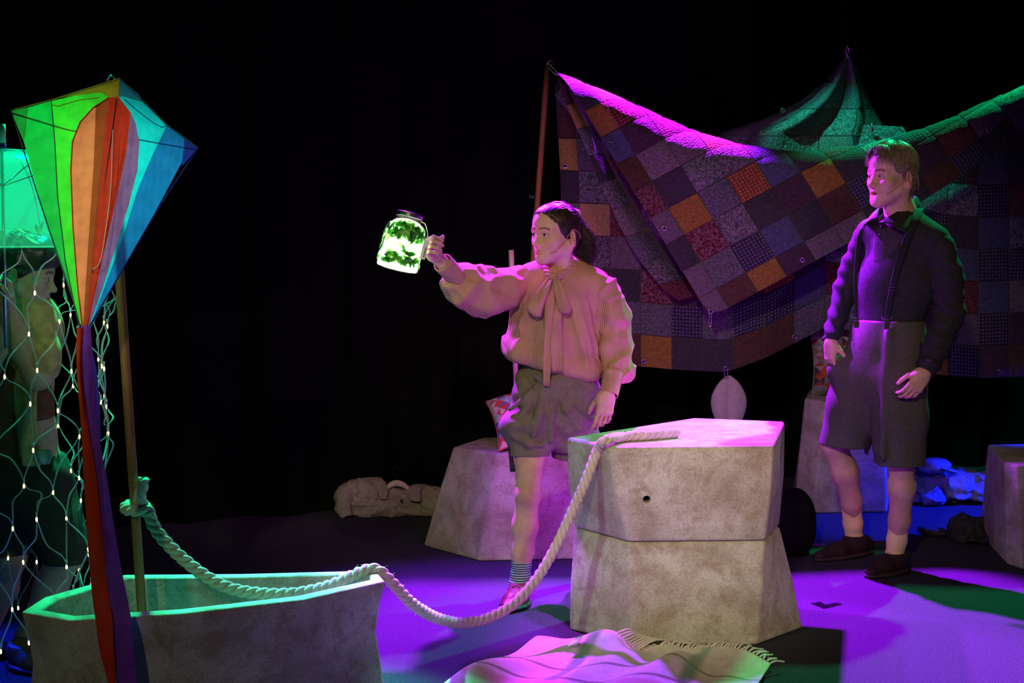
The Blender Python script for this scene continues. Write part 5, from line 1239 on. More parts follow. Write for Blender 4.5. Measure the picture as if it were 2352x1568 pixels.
# emissive liner standing in for the jar's fairy lights, behind the leaves
t = NT('jar_glow'); e_ = t.n('ShaderNodeEmission'); nz = t.noise(34, 3, .55); t.l(t.ramp(nz, [(.40, (.36, .85, .16, 1)), (.50, (.80, 1.0, .55, 1)), (.58, (1, 1, .86, 1))]), e_.inputs[0]); t.l(t.math('ADD', t.math('MULTIPLY', nz, 12.0), -2.0), e_.inputs[1]); t.l(e_.outputs[0], t.out.inputs[0]); GLOW = t.m
inner = smooth_path([A3(.0001, .006, 0), A3(.064, .008, 0), A3(.0805, .026, 0), A3(.0775, jh*.6, 0), A3(.067, jh*.76, 0), A3(.042, jh*.86, 0), A3(.0001, jh*.9, 0)], .006)[:, :2]
V, Fq = lathe(inner, 40, MJ); obj('glow_liner', V, Fq, GLOW, jar)
def mat_leaf(name, c):
    t = NT(name); t.set(c, .45, .4); tl = t.n('ShaderNodeBsdfTranslucent'); tl.inputs[0].default_value = c; mx = t.n('ShaderNodeMixShader'); mx.inputs[0].default_value = .3; t.l(t.b.outputs[0], mx.inputs[1]); t.l(tl.outputs[0], mx.inputs[2]); t.l(mx.outputs[0], t.out.inputs[0]); return t.m
LEAF = [mat_leaf('leaf_green', (.06, .40, .04, 1)), mat_leaf('leaf_dark', (.012, .14, .02, 1)), mat_leaf('leaf_pale', (.30, .75, .16, 1))]
def leaf_geo(base, d, nn, L, w, n=6):
    s = nrm(np.cross(d, nn)); V = []
    for k in range(n+1):
        t = k/n; ww = w*math.sin(PI*min(1, t*.96+.02))**.8*(1-t*.25); c = base+d*L*t+nn*(-.25*L*t*t*.4)
        V += [c-s*ww+nn*ww*.18, c, c+s*ww+nn*ww*.18]
    return np.array(V), grid_faces(n+1, 3)
def jarR(z): return float(np.interp(z, [.012, .03, jh*.6, jh*.76, jh*.86], [.070, .0825, .0795, .069, .048]))
rj = random.Random(4)
for k in range(150):
    if k < 62: th = rj.gauss(-PI/2, .75); z = rj.uniform(.52, .76)*jh
    elif k < 126: th = rj.gauss(-PI/2, 1.0); z = rj.uniform(.06, .24)*jh
    else: th = rj.uniform(-PI, 0); z = rj.uniform(.2, .8)*jh
    r = jarR(z)+.002; nn = A3(math.cos(th), math.sin(th), 0); tg_ = A3(-math.sin(th), math.cos(th), 0); al = rj.uniform(-.3, PI+.3) if k >= 62 else rj.gauss(PI/2, .9)
    d = nrm(tg_*math.cos(al)+A3(0, 0, 1)*math.sin(al)); L = rj.uniform(.024, .048)
    V, Fq = leaf_geo(A3(0, 0, z)+nn*r-d*L*.3, d, nn, L, L*rj.uniform(.2, .3)); rr_ = np.hypot(V[:, 0], V[:, 1]); lim_ = np.array([jarR(q)+.0045 for q in V[:, 2]]); f_k = np.minimum(1, lim_/np.maximum(rr_, 1e-6)); V[:, 0] *= f_k; V[:, 1] *= f_k
    V[:, 2] = np.clip(V[:, 2], .012, jh*.86); obj('leaf', xf(V, MJ), Fq, LEAF[0 if rj.random() < .5 else (1 if rj.random() < .6 else 2)], jar)
# ============================================================ THE MAN
man = thing('person', 'person in dark jacket, suspenders and long grey shorts standing before the quilt', 'person', tuple(Gd(2010, 1315)))
JKT = cloth('black_jacket', (.026, .026, .030, 1), .2, 50); INN = cloth('dark_inner_shirt', (.05, .035, .055, 1), .2, 60); SHORTS_M = cloth('grey_wool', (.080, .075, .066, 1), .22, 120)
HSM = 1.10
hcm = W(2047, 404, 6.28); a_, f_, u_ = basis(A3(-math.sin(math.radians(64)), -math.cos(math.radians(64)), -.03), (.04, 0, 1)); MM = frameM(hcm, a_*HSM, f_*HSM, u_*HSM); MMi = np.linalg.inv(MM)
neck = (MMi@np.append(W(2072, 505, 6.33), 1))[:3]
V, Fq = head_field(neck, .5, .0022, True).mesh(); C = head_cols(V, (.22, .16, .11), (.85, .45, .42), True); pieces = [(xf(V, MM), Fq, C)]
wr1 = W(1907, 783, 6.38); wr2 = W(2124, 855, 6.10)
V, Fq, _ = hand_mesh(A3(.0, -.1, -1), (.35, -1, .1), False, wr1, .98, ((.25, .5, .3), (.35, .55, .35), (.45, .6, .35), (.5, .6, .3)), .05, (.25, .45, .25), arm=W(1925, 720, 6.42)); pieces.append((V, Fq))
V, Fq, _ = hand_mesh(A3(-.45, -.2, -.6), (-.8, -.1, .6), True, wr2, .98, ((.5, .7, .4), (.55, .75, .4), (.6, .8, .4), (.6, .8, .4)), .03, (.2, .35, .2), arm=W(2150, 810, 6.15)); pieces.append((V, Fq))
kF, cF, aF = W(1917, 1020, 6.48), W(1940, 1085, 6.53), W(1962, 1238, 6.66); kN, cN, aN = W(2070, 1062, 6.27), W(2071, 1120, 6.30), W(2054, 1278, 6.36)
lo, hi = lim(W(1960, 520, 6.3), W(2180, 700, 6.3), Gd(1900, 1310), Gd(2060, 1330), m=.15); lo[1] = 6.0; hi[1] = 6.85
fd = Field(lo, hi, .006)
fdir = nrm(A3(-.6, -.8, 0))
fd.chain([W(2072, 540, 6.33), W(2058, 640, 6.32), W(2045, 740, 6.32), W(2040, 820, 6.32)], [.125, .125, .12, .135], .05, flat=(fdir, .75)); fd.cap(W(1995, 535, 6.41), W(2155, 555, 6.22), .05, .05, .05)
fd.chain([W(1988, 545, 6.42), W(1943, 662, 6.45), W(1915, 755, 6.40)], [.045, .037, .03], .02); fd.chain([W(2165, 570, 6.21), W(2186, 715, 6.22), W(2145, 815, 6.14)], [.047, .038, .03], .02)
fd.chain([W(1998, 850, 6.37), kF], [.09, .058], .03); fd.chain([kF, cF, W(1955, 1150, 6.58), aF], [.055, .058, .046, .034], .03); fd.ell(kF+A3(-.03, -.02, .01), (.03, .03, .035), .03); fd.ell(cF+A3(.02, .02, 0), (.038, .04, .075), .03)
fd.chain([W(2062, 870, 6.28), kN], [.09, .058], .03); fd.chain([kN, cN, W(2066, 1195, 6.33), aN], [.053, .057, .045, .035], .03); fd.ell(cN+A3(.012, .025, 0), (.038, .04, .075), .03)
fd.cap(aF, aF+A3(-.08, -.04, -.06), .034, .03, .03); fd.cap(aN, aN+A3(-.08, -.05, -.06), .034, .03, .03)
V, Fq = fd.mesh(); pieces.append((V, Fq)); V, Fq, C = skin_piece(pieces); obj('body', V, Fq, SKIN_M, man, True, {'Col': C}); eyes(man, MM, (-.05, 1, .0))
fd = Field((-.03, .02, -.095), (.03, .1, -.045), .002); fd.ell((0, .060, -.0695), (.020, .016, .014)); V, Fq = fd.mesh(); obj('mouth', xf(V, MM), Fq, plain('mouth_dark', (.012, .003, .003, 1), 1.0, 0.0), man)
# hair: floppy, parted, longer on top
fd = Field((-.10, -.135, -.13), (.10, .12, .145), .0028)
fd.ell((0, -.018, .040), (.0795, .099, .089)); fd.ell((0, .029, .047), (.064, .0605, .0625), .03); fd.ell((0, -.055, -.02), (.062, .056, .080), .03)
X, Y, Z = fd.axes(); hl = Y-np.interp(Z, [-.13, -.09, -.055, -.035, -.01, .015, .035, .055, .078, .100], [-.055, -.055, -.045, .014, .026, .038, .046, .052, .064, .12]).astype(np.float32)+.004*np.sin(X*95+.6)+.003*np.sin(X*230)
fd.F = np.maximum(fd.F, hl*.6).astype(np.float32); ear = (np.sqrt(((np.abs(X)-.084)/.022)**2+((Y+.022)/.024)**2+((Z+.022)/.034)**2)-1)*.02; fd.F = np.maximum(fd.F, -ear).astype(np.float32)
fd.warp(lambda X, Y, Z: .0012*np.sin(X*150+2.5*np.sin(Z*40)+Y*40)+.001*sines(X, Y, Z, 60, 3)); V, Fq = fd.mesh(); hm = obj('hair', xf(V, MM), Fq, HAIR_M, man)
rs = np.random.RandomState(8); cv = []
for k in range(1900):
    th = rs.uniform(-PI, PI); r0 = rs.rand()**.6; d = A3(math.cos(th), math.sin(th), 0)+A3(rs.randn()*.15, rs.randn()*.15, 0); d = d/np.linalg.norm(d)
    front = max(0, d[1]); st_a = r0*(1.05 if front < .3 else .55); Lg = rs.uniform(.65, 1.25); lift = .001+.009*rs.rand()*(1 if front > .2 or r0 < .6 else .5); pts = []
    if front > .2:
        Lg = rs.uniform(.75, 1.30)-st_a*.35
        if -.22 < d[0]+.08 < .12: Lg = rs.uniform(.55, .85)-st_a*.2
    for t in np.linspace(0, 1, 12):
        ph_ = min(st_a+t*Lg, 2.05); sw = .5*t*t*(1 if d[0] > -.2 else -.6)
        dx, dy = d[0]*math.cos(sw)+d[1]*math.sin(sw)*.6, d[1]*math.cos(sw)-d[0]*math.sin(sw)*.25
        v = A3(dx*math.sin(ph_)*.0815, dy*math.sin(ph_)*.1015, math.cos(ph_)*.091); q = A3(-.008*(1-t), -.018, .040)+v+nrm(v)*lift
        q2 = q-A3(0, .030, .050); f2 = math.sqrt((q2[0]/.069)**2+(q2[1]/.066)**2+(q2[2]/.069)**2)
        if f2 < 1: q = q2/f2+A3(0, .030, .050)+nrm(v)*lift
        if front > .2: q = q+A3(0, .004*t, .004*math.sin(t*3))
        pts.append(q+rs.randn(3)*.0005)
    P = np.array(pts); ok = ~((P[:, 1] > .045) & (P[:, 2] < .048-.035*rs.rand())) & ~((np.abs(P[:, 0]) > .05) & (P[:, 1] > .034) & (P[:, 2] < .02)) & ~((P[:, 1] > .012) & (P[:, 2] < -.02)) & ~((P[:, 1] > -.05) & (P[:, 1] < .0) & (P[:, 2] < .004))
    n_ = int(np.argmin(ok)) if not ok.all() else len(P)
    if n_ > 3: cv.append(xf(P[:n_], MM))
V, Fq = strands(cv, .0013); obj('hair_strands', V, Fq, HAIR_M, hm)
V, Fl = tube(xf(smooth_path([A3(.083, -.040, .006), A3(.087, -.024, .016), A3(.080, -.002, -.012), A3(.071, .016, -.034), A3(.0625, .040, -.056), A3(.052, .062, -.0705)], .004), MM), .0016, 6); mic = obj('headset_microphone', V, Fl, MIC, man)
V, Fl = ball(xf(A3(.0515, .064, -.071)[None], MM)[0], .0028, 8, 6); obj('capsule', V, Fl, MIC, mic)
V, Fl = tube(xf(smooth_path([A3(.084, -.038, .012), A3(.083, -.056, .0), A3(.073, -.076, -.03), A3(.06, -.085, -.06)], .004), MM), .0016, 6); obj('ear_loop', V, Fl, MIC, mic)
# jacket
lo, hi = lim(W(1960, 480, 6.3), W(2150, 760, 6.3), m=.11); lo[1] = 6.0; hi[1] = 6.62
fd = Field(lo, hi, .0052)
def jf(t, ang, X, Y, Z): return .007*sines(X, Y, Z, 20, 21)+.008*np.sin(Z*30+X*18+2*np.sin(X*12))*np.clip((1.02-Z)/.2, 0, 1)
fd.chain([W(2076, 560, 6.33), W(2060, 650, 6.325), W(2046, 732, 6.32)], [.152, .162, .150], .06, flat=(fdir, .74), disp=jf); fd.cap(W(1998, 535, 6.41), W(2150, 556, 6.22), .062, .062, .07); fd.cap(W(2074, 505, 6.34), W(2074, 560, 6.33), .066, .11, .05)
fd.cut(W(2045, 748, 6.3), (0, 0, -1), .02)
vd = W(2034, 505, 6.2); fd.chain([W(2060, 490, 6.26), W(2028, 510, 6.18), W(2012, 575, 6.17)], [.052, .036, .006], .01, mode='sub'); V, Fq = fd.mesh(); jk = obj('jacket', V, Fq, JKT, man)
def foldr(t, ang, X, Y, Z): return .006*np.sin(Z*95+X*30+1.5*np.sin(Y*30))*np.clip(t*1.2, 0, 1)+.005*sines(X, Y, Z, 30, 22)
A1 = [W(1988, 545, 6.42), W(1962, 612, 6.45), W(1940, 670, 6.46), W(1909, 778, 6.385)]; fd = Field(*lim(*A1, m=.1), .0048); fd.chain(A1, [.062, .056, .052, .041], .03, disp=foldr); d = nrm(A1[-1]-A1[-2]); fd.cut(A1[-1]+d*.012, d, .004); V, Fq = fd.mesh(); obj('sleeve', V, Fq, JKT, man)
A2 = [W(2158, 568, 6.21), W(2174, 640, 6.21), W(2180, 715, 6.22), W(2150, 800, 6.16), W(2127, 850, 6.105)]; fd = Field(*lim(*A2, m=.12), .0048); fd.chain(A2, [.068, .072, .066, .056, .042], .03, disp=foldr); d = nrm(A2[-1]-A2[-2]); fd.cut(A2[-1]+d*.012, d, .004); V, Fq = fd.mesh(); obj('sleeve', V, Fq, JKT, man)
# inner shirt at the opening
fd = Field(*lim(W(2060, 490, 6.2), W(2010, 590, 6.2), m=.09), .005); fd.chain([W(2070, 500, 6.32), W(2050, 545, 6.29), W(2040, 600, 6.29)], [.062, .086, .088], .04, flat=(fdir, .70)); fd.cap(W(2066, 500, 6.32), W(2056, 470, 6.30), .060, .064, .006, 'sub'); V, Fq = fd.mesh(); ish = obj('inner_shirt', V, Fq, INN, man)
for k in range(3): V, Fl = ball(W(2024-4*k, 520+20*k, 6.185-.003*k), (.004, .003, .004), 8, 6); obj('button', V, Fl, BLACK, ish)
# collar: standing at the neck, points falling outwards
def collar(pts_in, pts_out, nm='collar'):
    n = 5; V = []
    A_ = smooth_path(pts_in, .01); B_ = smooth_path(pts_out, .01); m = 24
    A_ = np.array([A_[int(i*(len(A_)-1)/(m-1))] for i in range(m)]); B_ = np.array([B_[int(i*(len(B_)-1)/(m-1))] for i in range(m)])
    for i in range(m):
        for q in range(n):
            s = q/(n-1); V.append(A_[i]*(1-s)+B_[i]*s+A3(0, -.006*math.sin(s*PI), .012*math.sin(s*PI)))
    o = obj(nm, np.array(V), grid_faces(m, n), JKT, man); md = o.modifiers.new('s', 'SOLIDIFY'); md.thickness = .005; apply_mods(o)
collar([W(2020, 512, 6.20), W(2048, 495, 6.235), W(2090, 470, 6.30), W(2098, 452, 6.37)], [W(2062, 528, 6.165), W(2092, 534, 6.18), W(2098, 500, 6.26), W(2112, 470, 6.39)])
collar([W(2098, 452, 6.37), W(2060, 460, 6.43), W(2022, 478, 6.37), W(2016, 505, 6.23)], [W(2112, 470, 6.39), W(2062, 475, 6.46), W(1996, 508, 6.41), W(1984, 520, 6.25)])
# suspenders
SUS = cloth('suspender_black', (.02, .02, .023, 1), .2, 90)
s1 = sheet('suspender', [(2100, 2122, 478, 6.30), (2092, 2112, 505, 6.20), (2066, 2084, 570, 6.155), (2047, 2062, 640, 6.165), (2036, 2050, 700, 6.175), (2030, 2044, 742, 6.178)], SUS, man, 4, .001)
s2 = sheet('suspender', [(1984, 1996, 505, 6.34), (1970, 1981, 540, 6.25), (1962, 1971, 620, 6.232), (1962, 1970, 690, 6.236), (1964, 1971, 745, 6.245)], SUS, man, 4, .001)
for par, (x, y, Y) in ((s1, (2048, 664, 6.155)),):
    for dy in (-3.5, 3.5): V, Fl = boxm(W(x, y+dy, Y), (.042, .003, .0028)); obj('buckle', V, Fl, STEEL, par, False)
for par, (x, y, Y) in ((s1, (2037, 742, 6.163)), (s2, (1967, 738, 6.232))):
    V, Fl = merge([boxm(W(x, y+7, Y), (.024, .006, .030)), boxm(W(x, y-5, Y-.003), (.028, .007, .012))]); o = obj('clip', V, Fl, STEEL, par, False); md = o.modifiers.new('b', 'BEVEL'); md.width = .002; md.segments = 2; apply_mods(o)
    P = smooth_path([W(x-11, y-16, Y), W(x-9, y-9, Y), W(x, y-7, Y), W(x+9, y-9, Y), W(x+11, y-16, Y)], .004); V, Fl = tube(P, .002, 6); obj('clip_wire', V, Fl, STEEL, par)
# shorts
lo, hi = lim(W(1880, 735, 6.3), W(2125, 1070, 6.3), m=.10); lo[1] = 6.02; hi[1] = 6.66
fd = Field(lo, hi, .0055)
def sf(t, ang, X, Y, Z): return .004*sines(X, Y, Z*.5, 22, 31)+.006*np.sin(X*40+Z*6)*np.clip((.95-Z)/.2, 0, 1)*np.clip((Z-.55)/.2, .3, 1)
fd.chain([W(2044, 735, 6.32), W(2040, 790, 6.32), W(2030, 860, 6.32)], [.146, .160, .170], .05, flat=(fdir, .82), disp=sf)
fd.chain([W(2062, 870, 6.27), W(2064, 960, 6.27), W(2063, 1066, 6.27)], [.128, .118, .112], .04, disp=sf); fd.chain([W(1995, 850, 6.37), W(1962, 930, 6.42), W(1940, 1020, 6.46)], [.128, .122, .114], .04, disp=sf)
fd.cap(W(2042, 760, 6.175), W(2026, 1050, 6.18), .012, .016, .03)     # pressed crease
fd.ell(W(1925, 850, 6.38), (.05, .06, .06), .05)
X, Y, Z = fd.axes(); hemz = np.where(X > (W(2003, 1000, 6.35)[0]), W(2063, 1066, 6.27)[2], W(1940, 1023, 6.46)[2]-.05*(X-W(1940, 1020, 6.46)[0])).astype(np.float32)
fd.F = np.maximum(fd.F, hemz-Z); fd.cut(W(2044, 735, 6.3), (0, 0, 1), .006)
fd.cap(W(2063, 1075, 6.27), W(2064, 1020, 6.27), .090, .086, .004, 'sub'); fd.cap(W(1937, 1035, 6.465), W(1948, 990, 6.445), .090, .086, .004, 'sub')
V, Fq = fd.mesh(); sh = obj('shorts', V, Fq, SHORTS_M, man)
SOCK_M = cloth('mustard_sock', (.95, .78, .36, 1), .06, 90)
for pts, rad in (([W(1954, 1150, 6.585), W(1959, 1200, 6.63), aF, aF+A3(-.02, -.02, -.035)], [.049, .044, .040, .036]), ([W(2066, 1190, 6.33), W(2060, 1240, 6.35), aN, aN+A3(-.02, -.02, -.035)], [.048, .043, .040, .036])):
    V, Fq = sock(pts, rad, None, pts[1][2]); obj('sock', V, Fq, SOCK_M, man)
SHM = plain('dark_suede', (.035, .018, .02, 1), .8, .2); SOLE_M = plain('dark_sole', (.05, .028, .03, 1), .7)
shoe(man, Gd(1988, 1271), Gd(1880, 1289), aF+A3(-.006, -.006, .010), SHM, SOLE_M, plain('lace_m', (.03, .015, .02, 1), .8), .043)
shoe(man, Gd(2072, 1310), Gd(1998, 1327), aN+A3(-.006, -.006, .010), SHM, SOLE_M, bpy.data.materials['lace_m'], .043)
# ============================================================ PERSON WITH THE JELLYFISH UMBRELLA
lp = thing('person', 'person in tan shirt and dark shorts behind hanging net lights at the left edge', 'person', tuple(Gd(60, 1530)))
TAN = cloth('tan_shirt', (.42, .28, .12, 1), .3, 25); RUSTV = cloth('rust_vest', (.16, .055, .025, 1), .25, 30); DKS = cloth('dark_olive_shorts', (.035, .034, .026, 1), .2, 40)
hcl = W(58, 628, 5.02); a_, f_, u_ = basis(A3(.96, .10, -.22), (.22, 0, 1)); ML = frameM(hcl, a_*1.04, f_*1.04, u_*1.04); MLi = np.linalg.inv(ML)
neck = (MLi@np.append(W(40, 722, 5.05), 1))[:3]
V, Fq = head_field(neck, 0, .0026, True).mesh(); C = head_cols(V, (.12, .08, .06), (.85, .45, .40), True); pieces = [(xf(V, ML), Fq, C)]
hw = W(12, 706, 4.85)
V, Fq, _ = hand_mesh(A3(-.05, -.25, 1), (.9, -.3, .2), False, hw, 1.0, ((.8, 1.1, .6),)*4, .03, (.1, .5, .2), arm=W(45, 790, 4.9), arm_r=.034, h=.003); pieces.append((V, Fq))
V, Fq, _ = hand_mesh(A3(-.1, -.1, 1), (.9, -.3, .2), True, W(-6, 815, 4.86), 1.0, ((.8, 1.1, .6),)*4, .03, (.1, .5, .2), arm=W(-40, 900, 4.95), arm_r=.034, h=.003); pieces.append((V, Fq))
el = W(88, 862, 4.90)
lo, hi = lim(W(-60, 700, 5.0), W(200, 1000, 5.0), Gd(60, 1530), Gd(-30, 1500), m=.16); lo[1] = 4.72; hi[1] = 5.4
fd = Field(lo, hi, .006)
fd.chain([W(45, 750, 5.06), W(35, 860, 5.06), W(45, 1000, 5.05), W(50, 1070, 5.05)], [.12, .125, .12, .13], .05, flat=((.2, 1, 0), .85))
fd.chain([W(85, 765, 4.96), el], [.052, .045], .02); fd.chain([el, W(48, 790, 4.89), hw], [.046, .047, .030], .03)
k1, a1 = W(152, 1268, 4.98), W(62, 1462, 5.03); k3, a3 = W(20, 1280, 5.14), W(-25, 1440, 5.2)
fd.chain([W(80, 1080, 5.03), k1], [.10, .062], .03); fd.chain([k1, W(118, 1345, 5.02), a1], [.060, .056, .036], .03); fd.chain([W(20, 1080, 5.1), k3], [.10, .06], .03); fd.chain([k3, W(5, 1350, 5.18), a3], [.058, .055, .036], .03)
fd.cap(a1, a1+A3(.03, -.05, -.05), .036, .032, .03)
V, Fq = fd.mesh(); pieces.append((V, Fq)); V, Fq, C = skin_piece(pieces); obj('body', V, Fq, SKIN_L, lp, True, {'Col': C}); eyes(lp, ML)
fd = Field((-.11, -.14, -.13), (.11, .13, .15), .0032); fd.ell((0, -.018, .042), (.083, .103, .094)); fd.ell((0, .032, .058), (.069, .067, .07), .03); fd.ell((0, -.06, -.02), (.062, .054, .075), .03)
X, Y, Z = fd.axes(); hl = Y-np.interp(Z, [-.13, -.06, -.03, .0, .02, .035, .05, .065], [-.055, -.05, -.01, .012, .04, .07, .12, .30]).astype(np.float32)
fd.F = np.maximum(fd.F, hl*.6).astype(np.float32); ear = (np.sqrt(((np.abs(X)-.084)/.022)**2+((Y+.022)/.026)**2+((Z+.02)/.036)**2)-1)*.02; fd.F = np.maximum(fd.F, -ear).astype(np.float32)
fd.warp(lambda X, Y, Z: .005*sines(X, Y, Z, 90, 3)); V, Fq = fd.mesh(); hl_ = obj('hair', xf(V, ML), Fq, HAIR_L, lp)
rs = np.random.RandomState(18); cv = []
for k in range(200):
    d = nrm(rs.randn(3)+A3(0, 0, .9)); p = A3(0, -.018, .042)+d*A3(.083, .103, .094)
    if p[2] < .03 and p[1] > 0: continue
    P = [p+d*.004*t+nrm(A3(rs.randn(), rs.randn(), -.2))*.006*t for t in range(4)]; cv.append(xf(np.array(P), ML))
V, Fq = strands(cv, .0016); obj('hair_strands', V, Fq, HAIR_L, hl_)
# shirt with rolled sleeve, rust vest front, open tan shirt tail
def lf(t, ang, X, Y, Z): return .010*sines(X, Y, Z, 30, 41)
BX = lambda a, b, m: (lambda lo, hi: (lo*A3(1, 0, 1)+A3(0, 4.76, 0), hi*A3(1, 0, 1)+A3(0, 5.36, 0)))(*lim(W(*a, 5.0), W(*b, 5.0), m=m))
fd = Field(*BX((-60, 700), (130, 880), .13), .0055); fd.chain([W(60, 745, 5.04), W(40, 830, 5.06)], [.135, .15], .05, flat=((.2, 1, 0), .85), disp=lf); fd.chain([W(78, 752, 4.98), W(92, 800, 4.94), W(96, 838, 4.915)], [.068, .066, .064], .03, disp=lf)
fd.ell(W(104, 822, 4.90), (.035, .05, .045), .03); fd.cap(W(50, 715, 5.03), W(62, 760, 5.02), .07, .10, .04); fd.cap(W(48, 690, 5.04), W(50, 722, 5.04), .062, .060, .01, 'sub'); fd.cut(W(0, 870, 5.0), (0, 0, -1), .02)
V, Fq = fd.mesh(); obj('shirt', V, Fq, TAN, lp)
V, Fl = torus(W(96, 842, 4.912), nrm(el-W(85, 765, 4.96)), .052, .014, 26, 8); obj('rolled_cuff', V, Fl, TAN, lp)
fd = Field(*BX((-60, 780), (90, 1075), .12), .006); fd.chain([W(15, 790, 5.05), W(22, 900, 5.05), W(30, 1050, 5.05)], [.14, .145, .14], .04, flat=((.2, 1, 0), .86), disp=lf); fd.cut(W(0, 1052, 5.0), (0, 0, -1), .01); V, Fq = fd.mesh(); obj('vest', V, Fq, RUSTV, lp)
sheet('shirt_tail', [(38, 100, 840, 4.94), (30, 86, 900, 4.91), (36, 84, 960, 4.905), (42, 90, 1020, 4.91), (52, 92, 1070, 4.92)], TAN, lp, 8, .012, .006)
fd = Field(*BX((-60, 1040), (200, 1290), .12), .006); fd.chain([W(45, 1055, 5.05), W(45, 1110, 5.05)], [.15, .165], .05, flat=((.2, 1, 0), .85), disp=lf); fd.chain([W(85, 1110, 5.03), k1+A3(-.01, 0, .01)], [.125, .095], .04, disp=lf); fd.chain([W(25, 1110, 5.09), k3+A3(0, 0, .01)], [.125, .10], .04, disp=lf)
d = nrm(k1-W(85, 1110, 5.03)); fd.cut(W(0, 1287, 5.0), (0, 0, -1), .01); fd.cut(W(0, 1045, 5.0), (0, 0, 1), .01); V, Fq = fd.mesh(); obj('shorts', V, Fq, DKS, lp)
o = sheet('waist_cloth', [(80, 118, 1032, 4.9), (84, 120, 1048, 4.895), (96, 112, 1066, 4.9)], cloth('waist_cloth', (.30, .33, .30, 1), .2), lp, 5, .006, .005)
V, Fq = sock([W(68, 1455, 5.025), a1, a1+A3(.02, -.02, -.035)], [.042, .039, .036], None, .2); obj('sock', V, Fq, cloth('pink_sock', (.45, .22, .16, 1), .15), lp)
shoe(lp, Gd(40, 1525), Gd(95, 1548), a1+A3(.005, -.005, .0), plain('brown_leather', (.10, .065, .035, 1), .5), BLACK, None, .042)
shoe(lp, Gd(-55, 1490), Gd(0, 1512), a3+A3(.005, -.005, .0), bpy.data.materials['brown_leather'], BLACK, None, .042)

# ============================================================ CLEAR DOME UMBRELLA (jellyfish bell)
uc = W(10, 566, 4.78); UR = 262*4.78/FPX; UH = 222*4.78/FPX
um = thing('dome_umbrella', 'clear dome umbrella glowing green, held up like a jellyfish bell', 'umbrella', tuple(uc))
t = NT('clear_vinyl'); t.set((.75, .85, .80, 1), .18, .5); tp = t.n('ShaderNodeBsdfTransparent'); tp.inputs[0].default_value = (.82, .92, .88, 1); tl = t.n('ShaderNodeBsdfTranslucent'); tl.inputs[0].default_value = (.8, .9, .85, 1); m1 = t.n('ShaderNodeMixShader'); m1.inputs[0].default_value = .6; m2 = t.n('ShaderNodeMixShader'); m2.inputs[0].default_value = .17
t.l(t.b.outputs[0], m1.inputs[1]); t.l(tl.outputs[0], m1.inputs[2]); t.l(tp.outputs[0], m2.inputs[1]); t.l(m1.outputs[0], m2.inputs[2]); t.l(m2.outputs[0], t.out.inputs[0]); t.bump(t.noise(16, 3), .3, .01); VINYL = t.m
def dome(r): return UH*(1-min(1, r)**2.6)**.62
NR = 8
for k in range(NR):
    V = []; n1, n2 = 18, 9
    for i in range(n1+1):
        r = math.sin(i/n1*PI/2)
        for j in range(n2+1):
            a = 2*PI*(k+j/n2)/NR; sag = 1-.035*math.sin(j/n2*PI)*r
            V.append(uc+A3(UR*r*sag*math.cos(a), UR*r*sag*math.sin(a), dome(r)+.012*math.sin(j/n2*PI)*0))
    obj('canopy_panel', np.array(V), grid_faces(n1+1, n2+1), VINYL, um)
    a = 2*PI*k/NR; P = np.array([uc+A3(UR*math.sin(q)*math.cos(a), UR*math.sin(q)*math.sin(a), dome(math.sin(q))-.004) for q in np.linspace(.04, PI/2, 22)]); V, Fl = tube(P, .0022, 6); obj('rib', V, Fl, STEEL, um)
    p0 = uc+A3(0, 0, UH*.62); q = .55; p1 = uc+A3(UR*q*math.cos(a), UR*q*math.sin(a), dome(q)-.006); V, Fl = tube(np.array([p0, p1]), .0018, 6); obj('strut', V, Fl, STEEL, um)
V, Fl = torus(uc+A3(0, 0, .002), A3(0, 0, 1), UR*.985, .0035, 64, 6); obj('rim', V, Fl, VINYL, um)
V, Fl = tube(np.array([uc+A3(-.004, 0, -.34), uc+A3(0, 0, UH*.985)]), .006, 10); obj('shaft', V, Fl, STEEL, um)
V, Fl = tube(np.array([uc+A3(0, 0, UH*.97), uc+A3(.0, 0, UH+.018)]), .0145, 14); fe = obj('ferrule', V, Fl, plain('blue_tape', (.02, .05, .4, 1), .5), um)
V, Fl = tube(np.array([uc+A3(0, 0, UH+.016), uc+A3(.001, 0, UH+.082)]), .0135, 14); obj('ferrule_tip', V, Fl, plain('ferrule_grey', (.45, .45, .46, 1), .6), fe)
for k in range(46):
    a = rj.uniform(-PI*.75, .25*PI); r = UR*rj.uniform(.35, .86); p = uc+A3(r*math.cos(a), r*math.sin(a), rj.uniform(.006, .05)); d = nrm(A3(rj.gauss(0, 1), rj.gauss(0, 1), rj.uniform(.2, 1.3)))
    V, Fq = leaf_geo(p, d, nrm(np.cross(d, A3(d[1], -d[0], .3))), rj.uniform(.03, .06), rj.uniform(.006, .011)); obj('leaf', V, Fq, LEAF[rj.choice([0, 1, 1, 2])], um)
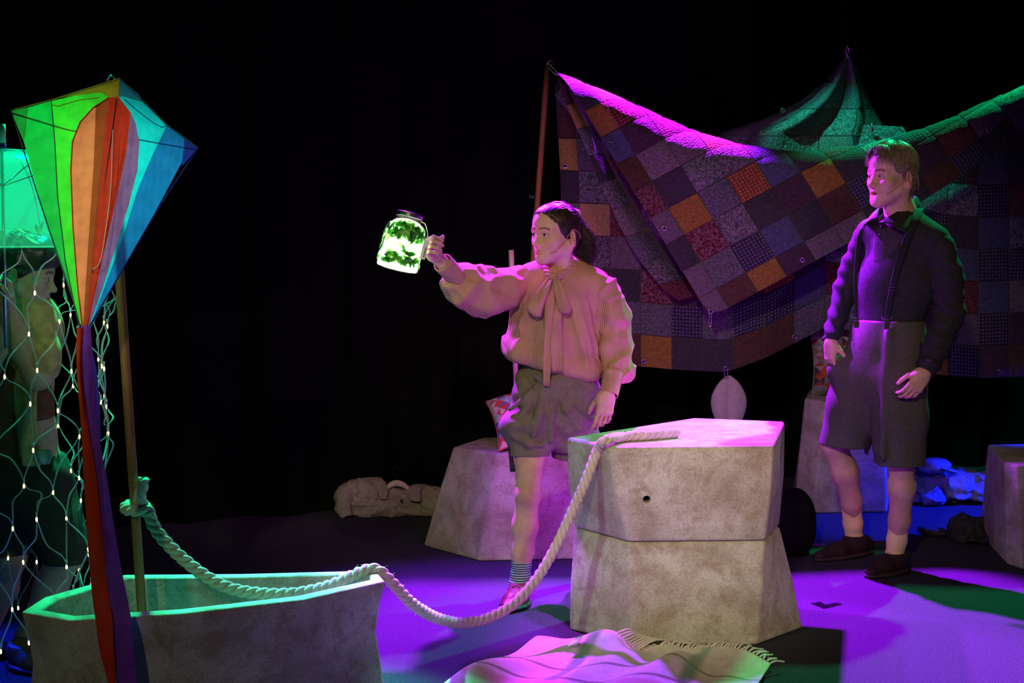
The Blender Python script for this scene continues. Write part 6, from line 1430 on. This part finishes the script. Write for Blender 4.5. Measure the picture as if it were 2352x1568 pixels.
# ============================================================ NET LIGHTS (tentacles)
WIRE = plain('clear_cable', (.42, .52, .50, 1), .25, .6); LED = emit('warm_led', (1.0, .80, .30, 1), 3.2); SLV = plain('led_sleeve', (.55, .62, .58, 1), .3, .5)
net = thing('net_lights', 'net of tiny warm string lights hanging from the dome umbrella', 'string lights', tuple(uc))
NC, NRW = 17, 10; rn = random.Random(9); zt_ = uc[2]-.004; zb_ = .20
def knot(i, j):
    rr = random.Random((i % NC)*97+j*13+5); off = .5*(j % 2); a = 2*PI*((i+off)/NC)+rr.gauss(0, .07); r = UR*(.97-.22*min(1, j/6.0)+.05*math.sin(j*1.3+i))
    if math.cos(a) > .55: r *= 1-.05*math.sin(j*.9)
    z = zt_-(zt_-zb_)*((j+rr.gauss(0, .12))/NRW)**1.0; z = min(z, zt_)
    return uc*A3(1, 1, 0)+A3(r*math.cos(a), r*math.sin(a), zt_ if j == 0 else z)
wires = []; nb = 0
for i in range(NC):
    for j in range(NRW):
        a0 = knot(i, j)
        for di in ((0, -1) if j % 2 == 0 else (0, 1)):
            b0 = knot(i+di, j+1)
            if max(a0[0]/a0[1], b0[0]/b0[1])*FPX+1176 < -60: continue
            m_ = (a0+b0)/2+A3(rn.gauss(0, .012), rn.gauss(0, .012), rn.gauss(0, .01)); P = smooth_path([a0, a0*.75+m_*.25-A3(0, 0, .012), m_, b0*.75+m_*.25+A3(0, 0, .012), b0], .012)
            wires.append(tube(P, .0013, 5, False))
            wires.append(tube(P+A3(.003, .002, 0)*np.sin(np.linspace(0, 3, len(P)))[:, None], .0011, 5, False))
V, Fq = merge(wires); obj('wire', V, Fq, WIRE, net)
for i in range(NC):
    for j in range(1, NRW+1):
        p = knot(i, j)
        if p[0]/p[1]*FPX+1176 < -30: continue
        V, Fl = ball(p-A3(0, 0, .010), (.0036, .0036, .0085), 8, 6); b_ = obj('bulb', V, Fl, LED, net)
        V, Fl = tube(np.array([p-A3(0, 0, .002), p+A3(0, 0, .014)]), .0034, 7); obj('sleeve', V, Fl, SLV, b_)
